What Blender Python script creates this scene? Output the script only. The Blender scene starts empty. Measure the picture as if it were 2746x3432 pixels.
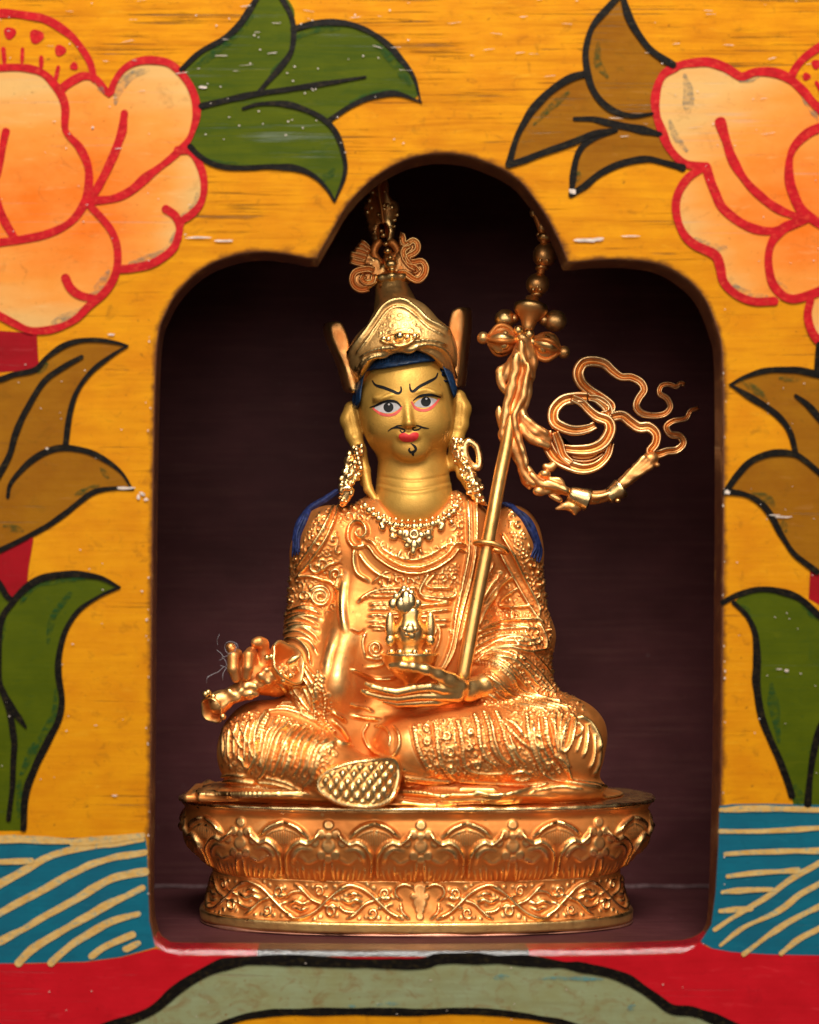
import bpy, math, random
import numpy as np
from mathutils import Vector
from mathutils.bvhtree import BVHTree
from mathutils.geometry import delaunay_2d_cdt

# ------------------------------------------------------------------ units
# one build unit "u" = 0.1 mm; everything is built in u and scaled to metres
S = 1e-4
CX, YH, DC, ZC = 742.0, 1320.0, 3000.0, 680.0   # optical axis, camera distance and height (u)
MID = 330.0                                       # depth of the statue's axis behind the panel face
RS = (DC + MID) / DC
BX = (876.0 - CX) * RS                            # the statue's axis

def W(x, y, d):
    f = (DC + d) / DC
    return np.array([(x - CX) * f, d, ZC + (YH - y) * f])
def P(x, y, dd=0.0):
    return W(x, y, MID + dd)
def proj(V):
    f = (DC + V[:, 1]) / DC
    return np.stack([CX + V[:, 0] / f, YH - (V[:, 2] - ZC) / f], 1)
def Zm(x0, y0, w, full=1725.0):
    k = w / full * 1725 / 2746.0
    a, b = x0 * 1725 / 2746.0, y0 * 1725 / 2746.0
    return lambda pts: [(a + p[0] * k, b + p[1] * k) + tuple(p[2:]) for p in pts]
Z1, Z2, Z3 = Zm(1000, 900, 800), Zm(1000, 500, 900), Zm(1500, 1000, 900)
Z4, Z5, Z6 = Zm(900, 1600, 1000), Zm(600, 2000, 800), Zm(1200, 2100, 1000)
Z7, Z8, Z9 = Zm(550, 2550, 1700), Zm(620, 2080, 500), Zm(1250, 1920, 550)
Z10, Z11, Z12 = Zm(1050, 560, 500), Zm(1560, 650, 440, 1581), Zm(1020, 2480, 480)
A1, A2 = Zm(0, 0, 1400), Zm(1500, 0, 1246)
A3, A4 = Zm(0, 1050, 600, 761), Zm(2300, 1000, 446, 549)
A5, A6 = Zm(0, 2600, 1400), Zm(1400, 2600, 1346)

rng = np.random.default_rng(7)

def cr(pts, step=6.0, closed=False):
    """Catmull-Rom through pts (any number of columns), sampled about every `step`."""
    p = np.asarray(pts, float)
    if len(p) < 3 and not closed:
        n = max(2, int(np.linalg.norm(p[-1, :2] - p[0, :2]) / step) + 1)
        t = np.linspace(0, 1, n)[:, None]
        return p[0] * (1 - t) + p[-1] * t
    q = np.vstack([p[-1], p, p[0], p[1]]) if closed else np.vstack([2 * p[0] - p[1], p, 2 * p[-1] - p[-2]])
    out = []
    for i in range(1, len(q) - 2):
        n = max(1, int(np.linalg.norm(q[i + 1] - q[i]) / step))
        t = (np.arange(n) / n)[:, None]
        a, b, c, d = q[i - 1], q[i], q[i + 1], q[i + 2]
        out.append(.5 * (2 * b + (c - a) * t + (2 * a - 5 * b + 4 * c - d) * t**2 + (3 * b - a - 3 * c + d) * t**3))
    if not closed:
        out.append(q[-2:-1])
    return np.vstack(out)

def smoothnoise(n, per, seed):
    r = np.random.default_rng(seed)
    k = max(2, int(n / per) + 2)
    return np.interp(np.linspace(0, k - 1, n), np.arange(k), r.normal(0, 1, k))

# ------------------------------------------------------------------ mesh helpers
SC = bpy.context.scene
COL = SC.collection

class MB:
    def __init__(s):
        s.V, s.F, s.M = [], [], []; s.n = 0; s.A = {}
    def add(s, V, F, m=0):
        V = np.asarray(V, float)
        s.V.append(V)
        s.F += [tuple(int(i) + s.n for i in f) for f in F]
        s.M += [m] * len(F)
        s.n += len(V)
        return s
    def build(s, name, mats, parent=None, smooth=True, attr=None):
        V = np.vstack(s.V)
        if s.A.get('rel'): attr = np.concatenate([s.A['rel'].get(i, np.full(len(v), .15)) for i, v in enumerate(s.V)])
        return mk(name, V, s.F, mats, parent, smooth, s.M, attr)

def mk(name, V, F, mats, parent=None, smooth=True, mi=None, attr=None, vcol=None):
    me = bpy.data.meshes.new(name)
    me.from_pydata((np.asarray(V) * S).tolist(), [], [tuple(map(int, f)) for f in F])
    if not isinstance(mats, (list, tuple)):
        mats = [mats]
    for m in mats:
        me.materials.append(m)
    if mi is not None:
        me.polygons.foreach_set('material_index', np.asarray(mi, np.int32))
    if smooth:
        me.polygons.foreach_set('use_smooth', np.ones(len(me.polygons), bool))
    if attr is not None:
        a = me.attributes.new('relief', 'FLOAT', 'POINT')
        a.data.foreach_set('value', np.asarray(attr, np.float32))
    if vcol is not None:
        a = me.color_attributes.new('Col', 'FLOAT_COLOR', 'POINT')
        c = np.ones((len(V), 4), np.float32); c[:, :3] = vcol
        a.data.foreach_set('color', c.ravel())
    me.validate(); me.update()
    o = bpy.data.objects.new(name, me)
    COL.objects.link(o)
    if parent is not None:
        o.parent = parent
        if parent.type == 'EMPTY': o.location = -parent.location
    return o

def empty(name, label=None, cat=None):
    o = bpy.data.objects.new(name, None)
    o.empty_display_size = .01
    COL.objects.link(o)
    if label: o['label'] = label
    if cat: o['category'] = cat
    return o

def sphere(c, r, n=14, sy=1.0, sz=1.0, rot=None):
    m = max(6, n // 2 + 1)
    th = np.linspace(0, math.pi, m + 1)[1:-1]
    ph = np.linspace(0, 2 * math.pi, n, endpoint=False)
    V = [[0, 0, 1]] + [[math.sin(t) * math.cos(p), math.sin(t) * math.sin(p), math.cos(t)] for t in th for p in ph] + [[0, 0, -1]]
    V = np.array(V) * np.array([r, r * sy, r * sz])
    if rot is not None:
        V = V @ np.asarray(rot).T
    F = []
    for j in range(n):
        F.append((0, 1 + j, 1 + (j + 1) % n))
    for i in range(m - 2):
        for j in range(n):
            a, b = 1 + i * n + j, 1 + i * n + (j + 1) % n
            F.append((a, a + n, b + n, b))
    e = len(V) - 1; k = 1 + (m - 2) * n
    for j in range(n):
        F.append((e, k + (j + 1) % n, k + j))
    return V + np.asarray(c), F

def frames(p, ref=None):
    t = np.gradient(p, axis=0); t /= np.linalg.norm(t, axis=1)[:, None] + 1e-9
    if ref is not None:
        s = np.cross(t, ref); s /= np.linalg.norm(s, axis=1)[:, None] + 1e-9
        return t, s, np.cross(t, s)
    a = np.array([0, 1., 0]) if abs(t[0][1]) < .9 else np.array([1., 0, 0])
    S_, N_ = [], []
    s = np.cross(t[0], a); s /= np.linalg.norm(s)
    for i in range(len(p)):
        s = s - t[i] * np.dot(s, t[i]); s /= np.linalg.norm(s) + 1e-9
        S_.append(s.copy()); N_.append(np.cross(s, t[i]))
    return t, np.array(S_), np.array(N_)

def sweep(p, sec, closed_sec=True, ref=None, caps=True):
    """p: Nx3 path; sec: N x M x 2 (side, normal) cross-sections."""
    t, s, n = frames(p, ref)
    N, M = sec.shape[:2]
    V = (p[:, None, :] + sec[:, :, :1] * s[:, None, :] + sec[:, :, 1:] * n[:, None, :]).reshape(-1, 3)
    F = [(i * M + j, i * M + (j + 1) % M, (i + 1) * M + (j + 1) % M, (i + 1) * M + j) for i in range(N - 1) for j in range(M)]
    if caps:
        F.append(tuple(range(M))[::-1]); F.append(tuple((N - 1) * M + j for j in range(M)))
    return V, F

def tube(p, r, n=12, flat=1.0, ref=None):
    p = np.asarray(p, float); r = np.broadcast_to(np.asarray(r, float), (len(p),)).copy()
    # rounded ends
    d0 = p[0] - p[1]; d0 /= np.linalg.norm(d0); d1 = p[-1] - p[-2]; d1 /= np.linalg.norm(d1)
    p = np.vstack([p[0] + d0 * r[0] * .8, p[0] + d0 * r[0] * .5, p, p[-1] + d1 * r[-1] * .5, p[-1] + d1 * r[-1] * .8])
    r = np.concatenate([[r[0] * .3, r[0] * .8], r, [r[-1] * .8, r[-1] * .3]])
    a = np.linspace(0, 2 * math.pi, n, endpoint=False)
    sec = np.stack([np.cos(a)[None] * r[:, None], np.sin(a)[None] * r[:, None] * flat], 2)
    return sweep(p, sec, ref=ref)

YAX = np.array([0, 1., 0])
RIBREL = np.array([.3, .8, 1, 1, .7, -.9, -.9, .7, 1, 1, .8, .3, 0, 0])
def add_rib(mb, p, w, t=7.0, rim=4.0):
    V, F = ribbon(p, w, t, rim)
    mb.A.setdefault('rel', {})[len(mb.V)] = np.tile(RIBREL, len(V) // 14)
    mb.add(V, F)
def ribbon(p, w, t=7.0, rim=4.0):
    """Flat cast ribbon facing the viewer's side with two raised rims along its edges."""
    p = np.asarray(p, float); w = np.broadcast_to(np.asarray(w, float), (len(p),))
    prof = np.array([(-1, .0), (-1, .5), (-.84, .92), (-.6, 1), (-.38, .75), (-.2, .1), (.2, .1), (.38, .75), (.6, 1), (.84, .92), (1, .5), (1, 0), (.8, -1), (-.8, -1)])
    sec = np.stack([prof[None, :, 0] * w[:, None], np.where(prof[None, :, 1] >= 0, prof[None, :, 1] * (rim + w[:, None] * .34), prof[None, :, 1] * t) + 0 * w[:, None]], 2)
    return sweep(p, sec, ref=YAX)

def lathe(prof, c, axis=(0, 0, 1), n=40, lobes=0, amp=0.0, sy=1.0):
    """prof: (r, h) list along axis from c."""
    ax = np.asarray(axis, float); ax /= np.linalg.norm(ax)
    a = np.array([0, 1., 0]) if abs(ax[1]) < .9 else np.array([1., 0, 0])
    e1 = np.cross(a, ax); e1 /= np.linalg.norm(e1); e2 = np.cross(ax, e1)
    th = np.linspace(0, 2 * math.pi, n, endpoint=False)
    V = []
    for r, h in prof:
        rr = r * (1 + amp * np.cos(lobes * th)) if lobes else r + 0 * th
        V.append(np.asarray(c)[None] + ax[None] * h + e1[None] * (rr * np.cos(th))[:, None] + e2[None] * (rr * np.sin(th) * sy)[:, None])
    V = np.vstack(V); m = len(prof)
    F = [(i * n + j, i * n + (j + 1) % n, (i + 1) * n + (j + 1) % n, (i + 1) * n + j) for i in range(m - 1) for j in range(n)]
    F.append(tuple(range(n))[::-1]); F.append(tuple((m - 1) * n + j for j in range(n)))
    return V, F

def area2(p):
    x, y = p[:, 0], p[:, 1]
    return .5 * np.sum(x * np.roll(y, -1) - np.roll(x, -1) * y)

def inpoly(pts, poly):
    x, y = pts[:, 0], pts[:, 1]; c = np.zeros(len(pts), bool)
    p = np.asarray(poly)[:, :2]; q = np.roll(p, -1, 0)
    for (x1, y1), (x2, y2) in zip(p, q):
        if y1 == y2: continue
        c ^= ((y1 > y) != (y2 > y)) & (x < (x2 - x1) * (y - y1) / (y2 - y1) + x1)
    return c

def segdist(pts, line):
    """distance to polyline and arc length of the nearest point"""
    a, b = line[:-1, :2], line[1:, :2]
    L = np.linalg.norm(b - a, axis=1); cum = np.concatenate([[0], np.cumsum(L)])
    best = np.full(len(pts), 1e9); arc = np.zeros(len(pts))
    for i in range(len(a)):
        ab = b[i] - a[i]; l2 = ab @ ab + 1e-9
        ap = pts - a[i]
        t = np.clip((ap @ ab) / l2, 0, 1)
        d = np.hypot(ap[:, 0] - t * ab[0], ap[:, 1] - t * ab[1])
        m = d < best
        best[m] = d[m]; arc[m] = (cum[i] + t * L[i])[m]
    return best, arc, cum[-1]

def fill2d(poly, spacing=14.0):
    p = np.asarray(poly, float)[:, :2]
    lo, hi = p.min(0), p.max(0)
    gx, gy = np.meshgrid(np.arange(lo[0] + spacing * .5, hi[0], spacing), np.arange(lo[1] + spacing * .5, hi[1], spacing))
    g = np.stack([gx.ravel(), gy.ravel()], 1)
    if len(g):
        g = g[inpoly(g, p)]
        if len(g):
            d, _, _ = segdist(g, np.vstack([p, p[:1]]))
            g = g[d > spacing * .45]
    allv = np.vstack([p, g]) if len(g) else p
    n = len(p)
    r = delaunay_2d_cdt([Vector((float(a), float(b))) for a, b in allv], [], [list(range(n)) if area2(p) > 0 else list(range(n))[::-1]], 1, 1e-5)
    return np.array([(v.x, v.y) for v in r[0]]), [tuple(f) for f in r[2]]

# ------------------------------------------------------------------ signed-distance sculpting
class Field:
    def __init__(s, lo, hi, h):
        s.lo, s.h = np.asarray(lo, float), float(h)
        s.n = np.ceil((np.asarray(hi) - s.lo) / h).astype(int) + 1
        s.ax = [s.lo[i] + np.arange(s.n[i]) * h for i in range(3)]
        s.F = np.full(s.n, 1e3, np.float32)
    def _rg(s, lo, hi):
        i0 = np.clip(np.floor((np.asarray(lo) - s.lo) / s.h).astype(int), 0, s.n - 1)
        i1 = np.clip(np.ceil((np.asarray(hi) - s.lo) / s.h).astype(int) + 1, 1, s.n)
        sl = tuple(slice(a, b) for a, b in zip(i0, i1))
        X = np.meshgrid(*[s.ax[i][sl[i]] for i in range(3)], indexing='ij', sparse=True)
        return sl, [x.astype(np.float32) for x in X]
    def _mix(s, sl, d, k, sub=False):
        a = s.F[sl]
        if sub:
            d = -d
            e = np.maximum(k - np.abs(a - d), 0) / k
            s.F[sl] = np.maximum(a, d) + e * e * k * .25
        else:
            e = np.maximum(k - np.abs(a - d), 0) / k
            s.F[sl] = np.minimum(a, d) - e * e * k * .25
    def ell(s, c, r, k=20, rot=None, sub=False):
        c, r = np.asarray(c, float), np.asarray(r, float)
        m = (r.max() if rot is not None else r) + k + 4 * s.h
        sl, X = s._rg(c - m, c + m)
        q = [X[i] - np.float32(c[i]) for i in range(3)]
        if rot is not None:
            R = np.asarray(rot)  # rows: local axes
            q = [R[i, 0] * q[0] + R[i, 1] * q[1] + R[i, 2] * q[2] for i in range(3)]
        k0 = np.sqrt((q[0] / r[0])**2 + (q[1] / r[1])**2 + (q[2] / r[2])**2) + 1e-6
        k1 = np.sqrt((q[0] / r[0]**2)**2 + (q[1] / r[1]**2)**2 + (q[2] / r[2]**2)**2) + 1e-9
        s._mix(sl, (k0 * (k0 - 1) / k1).astype(np.float32), k, sub)
        return s
    def cap(s, a, b, ra, rb, k=20, sy=1.0, sub=False):
        a, b = np.asarray(a, float), np.asarray(b, float)
        m = max(ra, rb) * max(1, sy) + k + 4 * s.h
        sl, X = s._rg(np.minimum(a, b) - m, np.maximum(a, b) + m)
        ab = b - a; ab2 = ab @ ab + 1e-9
        q = [X[i] - np.float32(a[i]) for i in range(3)]
        t = np.clip((q[0] * ab[0] + q[1] * ab[1] + q[2] * ab[2]) / ab2, 0, 1)
        d = np.sqrt((q[0] - t * ab[0])**2 + ((q[1] - t * ab[1]) / sy)**2 + (q[2] - t * ab[2])**2) - (ra + (rb - ra) * t)
        s._mix(sl, d.astype(np.float32), k, sub)
        return s
    def slab(s, c, hx, hy, hz, rnd, k=8):
        c = np.asarray(c, float); m = np.array([hx, hy, hz]) + rnd + k + 4 * s.h
        sl, X = s._rg(c - m, c + m)
        q = [np.abs(X[i] - np.float32(c[i])) - (v - rnd) for i, v in enumerate((hx, hy, hz))]
        o = np.sqrt(sum(np.maximum(v, 0)**2 for v in q)) + np.minimum(np.maximum(np.maximum(q[0], q[1]), q[2]), 0) - rnd
        s._mix(sl, o.astype(np.float32), k)
        return s
    def chain(s, pts, rad, k=10, sy=1.0):
        for i in range(len(pts) - 1):
            s.cap(pts[i], pts[i + 1], rad[i], rad[i + 1], k if i else k, sy)
        return s
    def mesh(s):
        F = s.F; inside = F < 0
        nx, ny, nz = s.n
        def cn(A, i, j, k): return A[i:nx - 1 + i, j:ny - 1 + j, k:nz - 1 + k]
        cnt = np.zeros((nx - 1, ny - 1, nz - 1), np.int8)
        offs = [(i, j, k) for i in (0, 1) for j in (0, 1) for k in (0, 1)]
        for o in offs: cnt += cn(inside, *o)
        act = np.argwhere((cnt > 0) & (cnt < 8))
        idx = np.full(cnt.shape, -1, np.int64); idx[tuple(act.T)] = np.arange(len(act))
        val = {o: F[act[:, 0] + o[0], act[:, 1] + o[1], act[:, 2] + o[2]].astype(float) for o in offs}
        acc = np.zeros((len(act), 3)); num = np.zeros(len(act))
        for o in offs:
            for ax in range(3):
                if o[ax]: continue
                o2 = tuple(1 if i == ax else o[i] for i in range(3))
                a, b = val[o], val[o2]
                m = (a < 0) != (b < 0)
                t = np.where(m, a / np.where(m, a - b, 1), 0)
                p = np.tile(np.array(o, float), (len(act), 1)); p[:, ax] = t
                acc[m] += p[m]; num[m] += 1
        V = s.lo + (act + acc / num[:, None]) * s.h
        quads = []
        for ax in range(3):
            b, c = [(1, 2), (2, 0), (0, 1)][ax]
            A = np.moveaxis(inside, ax, 0)
            e = np.moveaxis(np.take(inside, np.arange(s.n[ax] - 1), ax) != np.take(inside, np.arange(1, s.n[ax]), ax), 0, 0)
            g = np.argwhere(e)
            g = g[(g[:, b] > 0) & (g[:, c] > 0) & (g[:, b] < s.n[b] - 1) & (g[:, c] < s.n[c] - 1)]
            ins = inside[tuple(g.T)]
            def cell(db, dc):
                h = g.copy(); h[:, b] -= db; h[:, c] -= dc
                return idx[tuple(h.T)]
            q = np.stack([cell(1, 1), cell(0, 1), cell(0, 0), cell(1, 0)], 1)
            q[~ins] = q[~ins][:, ::-1]
            quads.append(q)
        Q = np.vstack(quads)
        return V, Q

def smooth_mesh(V, Q, it=2, lam=.5):
    E = np.vstack([Q[:, [0, 1]], Q[:, [1, 2]], Q[:, [2, 3]], Q[:, [3, 0]]])
    n = len(V); deg = np.bincount(E.ravel(), minlength=n) + 1e-9
    for _ in range(it):
        acc = np.stack([np.bincount(E[:, 0], V[E[:, 1], i], n) + np.bincount(E[:, 1], V[E[:, 0], i], n) for i in range(3)], 1)
        V = V + lam * (acc / deg[:, None] - V)
    return V

def vnormals(V, Q):
    n = np.cross(V[Q[:, 2]] - V[Q[:, 0]], V[Q[:, 3]] - V[Q[:, 1]])
    N = np.stack([sum(np.bincount(Q[:, k], n[:, i], len(V)) for k in range(4)) for i in range(3)], 1)
    return N / (np.linalg.norm(N, axis=1)[:, None] + 1e-9)

# ------------------------------------------------------------------ chased relief on a surface
def R_(pts, w=6, h=6, kind='r'):
    return (pts, w, h, kind)

def relief_h(Pt, strokes):
    pos = np.zeros(len(Pt)); neg = np.zeros(len(Pt))
    for pts, w, h, kind in strokes:
        ln = cr(pts, 5.0)
        lo, hi = ln[:, :2].min(0) - w * 1.6, ln[:, :2].max(0) + w * 1.6
        m = np.where((Pt[:, 0] > lo[0]) & (Pt[:, 0] < hi[0]) & (Pt[:, 1] > lo[1]) & (Pt[:, 1] < hi[1]))[0]
        if not len(m): continue
        d, arc, L = segdist(Pt[m], ln)
        taper = np.clip(np.minimum(arc, L - arc) / (2.5 * w) + .35, 0, 1) if kind != 'b' else 1
        x = np.clip(d / w, 0, 1.6)
        if kind == 'r':
            f = np.where(x < 1, np.maximum(np.cos(x * math.pi / 2), 0)**1.3, 0)
        elif kind == 'b':
            u = arc / (2.1 * w); uu = (u - np.floor(u) - .5) * 2.1
            f = np.sqrt(np.clip(1 - x * x - uu * uu, 0, 1)) + .12 * (x < 1)
        elif kind == 'd':
            f = np.exp(-((x - .75) / .24)**2) + .25 * (x < 1)
        elif kind == 'f':
            t = np.clip((1.25 - x) / .5, 0, 1); f = t * t * (3 - 2 * t)
        else:
            f = np.where(x < 1, np.cos(x * math.pi / 2)**2, 0)
        v = f * h * taper
        if kind == 'g' or h < 0:
            neg[m] = np.minimum(neg[m], -np.abs(v))
        else:
            pos[m] = np.maximum(pos[m], v)
    return pos, neg

def spiral(cx, cy, r, turns=1.6, a0=0.0, sgn=1, tail=None):
    n = int(14 * turns) + 4; t = np.linspace(0, 1, n)
    a = a0 + sgn * t * turns * 2 * math.pi
    rr = r * (1 - .85 * t)
    pts = [(cx + q * math.cos(b), cy + q * math.sin(b)) for q, b in zip(rr, a)]
    return ([tail] if tail else []) + pts

def brocade(Pt, poly, cell=26.0, h=5.0, seed=1, edge=8.0):
    """woven floral ornament inside polygon: jittered rosettes and curls"""
    p = cr(poly, 12.0, True)
    lo, hi = p.min(0), p.max(0)
    m = np.where((Pt[:, 0] > lo[0]) & (Pt[:, 0] < hi[0]) & (Pt[:, 1] > lo[1]) & (Pt[:, 1] < hi[1]))[0]
    out = np.zeros(len(Pt))
    if not len(m): return out
    m = m[inpoly(Pt[m], p)]
    if not len(m): return out
    r = np.random.default_rng(seed)
    q = Pt[m]; d, _, _ = segdist(q, np.vstack([p, p[:1]]))
    g = []
    ny = int((hi[1] - lo[1]) / (cell * .87)) + 2
    for j in range(ny):
        for i in range(int((hi[0] - lo[0]) / cell) + 2):
            g.append((lo[0] + (i + .5 * (j % 2)) * cell + r.normal(0, cell * .1), lo[1] + j * cell * .87 + r.normal(0, cell * .1), r.uniform(0, 6.28), r.choice([-1, 1]), r.integers(0, 3)))
    g = np.array(g)
    best = np.full(len(q), 1e9); bi = np.zeros(len(q), int)
    for i, gg in enumerate(g):
        dd = np.hypot(q[:, 0] - gg[0], q[:, 1] - gg[1]); k = dd < best
        best[k] = dd[k]; bi[k] = i
    G = g[bi]; an = np.arctan2(q[:, 1] - G[:, 1], q[:, 0] - G[:, 0]) + G[:, 2]
    rr = best / (cell * .5)
    f0 = np.clip(np.cos(rr * math.pi * 2.3 + G[:, 3] * an) * 1.5, -.3, 1) * np.clip(1.45 - rr, 0, 1)
    f1 = np.exp(-((rr - .72) / .17)**2) * (.75 + .25 * np.cos(an * 6)) + (rr < .27) - .25
    f = np.where(G[:, 4] == 0, f1, f0)
    out[m] = h * np.clip(f, -.3, 1) * np.clip(d / edge, 0, 1)
    return out

def emboss(V, Q, strokes=(), broc=(), plates=(), front=.3, maxh=7.0, smooth=1):
    N = vnormals(V, Q)
    Pt = proj(V)
    mask = np.clip((-N[:, 1] + .30 + .25 * np.clip(N[:, 2], 0, 1)) / .4, 0, 1)
    pl = np.zeros(len(V))
    for poly, h, edge in plates:
        p = cr(poly, 8.0, True)
        lo, hi = p.min(0) - edge, p.max(0) + edge
        m = np.where((Pt[:, 0] > lo[0]) & (Pt[:, 0] < hi[0]) & (Pt[:, 1] > lo[1]) & (Pt[:, 1] < hi[1]) & (mask > 0))[0]
        if not len(m): continue
        d, _, _ = segdist(Pt[m], np.vstack([p, p[:1]]))
        sd = np.where(inpoly(Pt[m], p), d, -d)
        t = np.clip(sd / edge * .5 + .5, 0, 1)
        pl[m] += h * t * t * (3 - 2 * t)
    idx = np.where(mask > 0)[0]
    pos = np.zeros(len(V)); neg = np.zeros(len(V)); b = np.zeros(len(V))
    pp, nn = relief_h(Pt[idx], strokes)
    pos[idx], neg[idx] = pp, nn
    for i, br in enumerate(broc):
        b[idx] += brocade(Pt[idx], *br)
    fine = np.where(pos > np.abs(b) * .8, pos, np.maximum(pos, b)) + neg
    h = (fine * 1.3 + pl) * mask
    V2 = V + N * h[:, None]
    return V2, np.clip(fine / maxh, -1, 1)

CAM = Vector((0, -DC * S, ZC * S))
def hit(bvh, x, y):
    w = W(x, y, 0) * S
    d = (Vector(w) - CAM).normalized()
    loc, n, i, dist = bvh.ray_cast(CAM, d)
    return (np.array(loc) / S, np.array(n)) if loc else (None, None)

def bvh_of(V, Q):
    return BVHTree.FromPolygons([tuple(v) for v in (V * S).tolist()], [tuple(q) for q in Q.tolist()])

def decal2d(bvh, poly, off=1.0, spacing=5.0, thick=0.0, closed=True):
    """a coat of paint or a raised strip laid on a surface inside the outline poly"""
    p = cr(poly, spacing, True) if closed else np.asarray(poly, float)
    v2, f = fill2d(p, spacing)
    V = []; last = None
    for x, y in v2:
        h, n = hit(bvh, x, y)
        if h is None:
            h = last if last is not None else P(x, y, -60); n = np.array([0, -1, 0])
        last = h
        V.append(h + n * off)
    V = np.array(V)
    a = f[0]
    nn = np.cross(V[a[1]] - V[a[0]], V[a[2]] - V[a[0]])
    if nn[1] > 0: f = [t[::-1] for t in f]
    if thick > 0:
        cnt = {}
        for t in f:
            for i in range(3):
                e = (t[i], t[(i + 1) % 3]); cnt[e] = 1
        bd = [e for e in cnt if (e[1], e[0]) not in cnt]
        ids = sorted({i for e in bd for i in e}); mp = {i: len(V) + k for k, i in enumerate(ids)}
        low = V[ids].copy(); low[:, 1] += thick
        V = np.vstack([V, low])
        f = list(f) + [(e[1], e[0], mp[e[0]], mp[e[1]]) for e in bd]
    return V, f

def line2d(pts, w, step=4.0, taper=(1, 1), jit=.06, seed=0):
    """a brush stroke as a closed outline polygon"""
    c = cr([(p[0], p[1]) for p in pts], step)
    n = len(c)
    t = np.gradient(c, axis=0); t /= np.linalg.norm(t, axis=1)[:, None] + 1e-9
    nr = np.stack([-t[:, 1], t[:, 0]], 1)
    u = np.linspace(0, 1, n)
    e0, e1 = taper
    ww = w * (1 + jit * smoothnoise(n, 9, seed)) * np.minimum(np.minimum(e0 + (1 - e0) * u / .3, e1 + (1 - e1) * (1 - u) / .3), 1)
    return c, nr, ww

def stroke_quads(pts, w, y=0.0, step=5.0, taper=(1, 1), jit=.10, seed=0):
    """flat brush stroke on the panel plane (quad strip + round ends); y = height of the paint"""
    c, nr, ww = line2d(pts, w, step, taper, jit, seed)
    t0 = (c[0] - c[1]); t0 /= np.linalg.norm(t0) + 1e-9
    t1 = (c[-1] - c[-2]); t1 /= np.linalg.norm(t1) + 1e-9
    def cap_(p, d, w_):
        return [(p + d * w_ * k, w_ * q) for k, q in ((.95, .3), (.75, .66), (.4, .92))]
    cc, nn, w2 = [], [], []
    for p, q in cap_(c[0], t0, ww[0]): cc.append(p); nn.append(nr[0]); w2.append(q)
    for p, n_, q in zip(c, nr, ww): cc.append(p); nn.append(n_); w2.append(q)
    for p, q in cap_(c[-1], t1, ww[-1])[::-1]: cc.append(p); nn.append(nr[-1]); w2.append(q)
    cc, nn, w2 = np.array(cc), np.array(nn), np.array(w2)
    ja = 1 + jit * .7 * smoothnoise(len(cc), 5.5, seed + 91); jb = 1 + jit * .7 * smoothnoise(len(cc), 5.5, seed + 57)
    L, Rr = cc + nn * (w2 * ja)[:, None], cc - nn * (w2 * jb)[:, None]
    V2 = np.stack([L, Rr], 1).reshape(-1, 2)
    V = np.array([W(a, b, 0) for a, b in V2])
    V[:, 1] = -y - np.linspace(0, .12, len(V))
    F = [(2 * i, 2 * i + 2, 2 * i + 3, 2 * i + 1) for i in range(len(cc) - 1)]
    return V, F
# ------------------------------------------------------------------ materials
class NT:
    def __init__(s, name):
        s.m = bpy.data.materials.new(name); s.m.use_nodes = True
        s.t = s.m.node_tree; s.t.nodes.clear()
        s.out = s.t.nodes.new('ShaderNodeOutputMaterial')
        s.b = s.n('ShaderNodeBsdfPrincipled')
        s.l(s.b.outputs[0], s.out.inputs[0])
    def n(s, k, **kw):
        nd = s.t.nodes.new(k)
        for a, b in kw.items():
            if a in nd.inputs: nd.inputs[a].default_value = b
            else: setattr(nd, a, b)
        return nd
    def l(s, a, b): s.t.links.new(a, b)
    def set(s, k, v):
        if hasattr(v, 'is_output') or hasattr(v, 'links'): s.l(v, s.b.inputs[k])
        else: s.b.inputs[k].default_value = v
    def coord(s, sx=1, sy=1, sz=1, off=(0, 0, 0)):
        """object coordinates in u, scaled"""
        tc = s.n('ShaderNodeTexCoord'); mp = s.n('ShaderNodeMapping')
        mp.inputs['Scale'].default_value = (sx / S, sy / S, sz / S); mp.inputs['Location'].default_value = off
        s.l(tc.outputs['Object'], mp.inputs[0]); return mp.outputs[0]
    def noise(s, vec, scale=1.0, detail=4, rough=.55, dist=0.0):
        nd = s.n('ShaderNodeTexNoise'); nd.inputs['Scale'].default_value = scale; nd.inputs['Detail'].default_value = detail
        nd.inputs['Roughness'].default_value = rough; nd.inputs['Distortion'].default_value = dist
        s.l(vec, nd.inputs['Vector']); return nd.outputs['Fac']
    def ramp(s, fac, a, b, c0=0.0, c1=1.0):
        nd = s.n('ShaderNodeMapRange'); nd.inputs[1].default_value = a; nd.inputs[2].default_value = b
        nd.inputs[3].default_value = c0; nd.inputs[4].default_value = c1
        s.l(fac, nd.inputs[0]); return nd.outputs[0]
    def math(s, op, a, b=0.0, clamp=False):
        nd = s.n('ShaderNodeMath'); nd.operation = op; nd.use_clamp = clamp
        for i, v in enumerate((a, b)):
            if isinstance(v, (int, float)): nd.inputs[i].default_value = v
            else: s.l(v, nd.inputs[i])
        return nd.outputs[0]
    def mix(s, fac, a, b, mode='MIX'):
        nd = s.n('ShaderNodeMix'); nd.data_type = 'RGBA'; nd.blend_type = mode
        for i, v in ((0, fac), (6, a), (7, b)):
            if isinstance(v, (int, float)): nd.inputs[i].default_value = v
            elif isinstance(v, tuple): nd.inputs[i].default_value = v if len(v) == 4 else v + (1,)
            else: s.l(v, nd.inputs[i])
        return nd.outputs[2]
    def bump(s, h, strength=.3, dist=1.0, prev=None):
        nd = s.n('ShaderNodeBump'); nd.inputs['Strength'].default_value = strength; nd.inputs['Distance'].default_value = dist * S
        s.l(h, nd.inputs['Height'])
        if prev is not None: s.l(prev, nd.inputs['Normal'])
        return nd.outputs[0]

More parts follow.
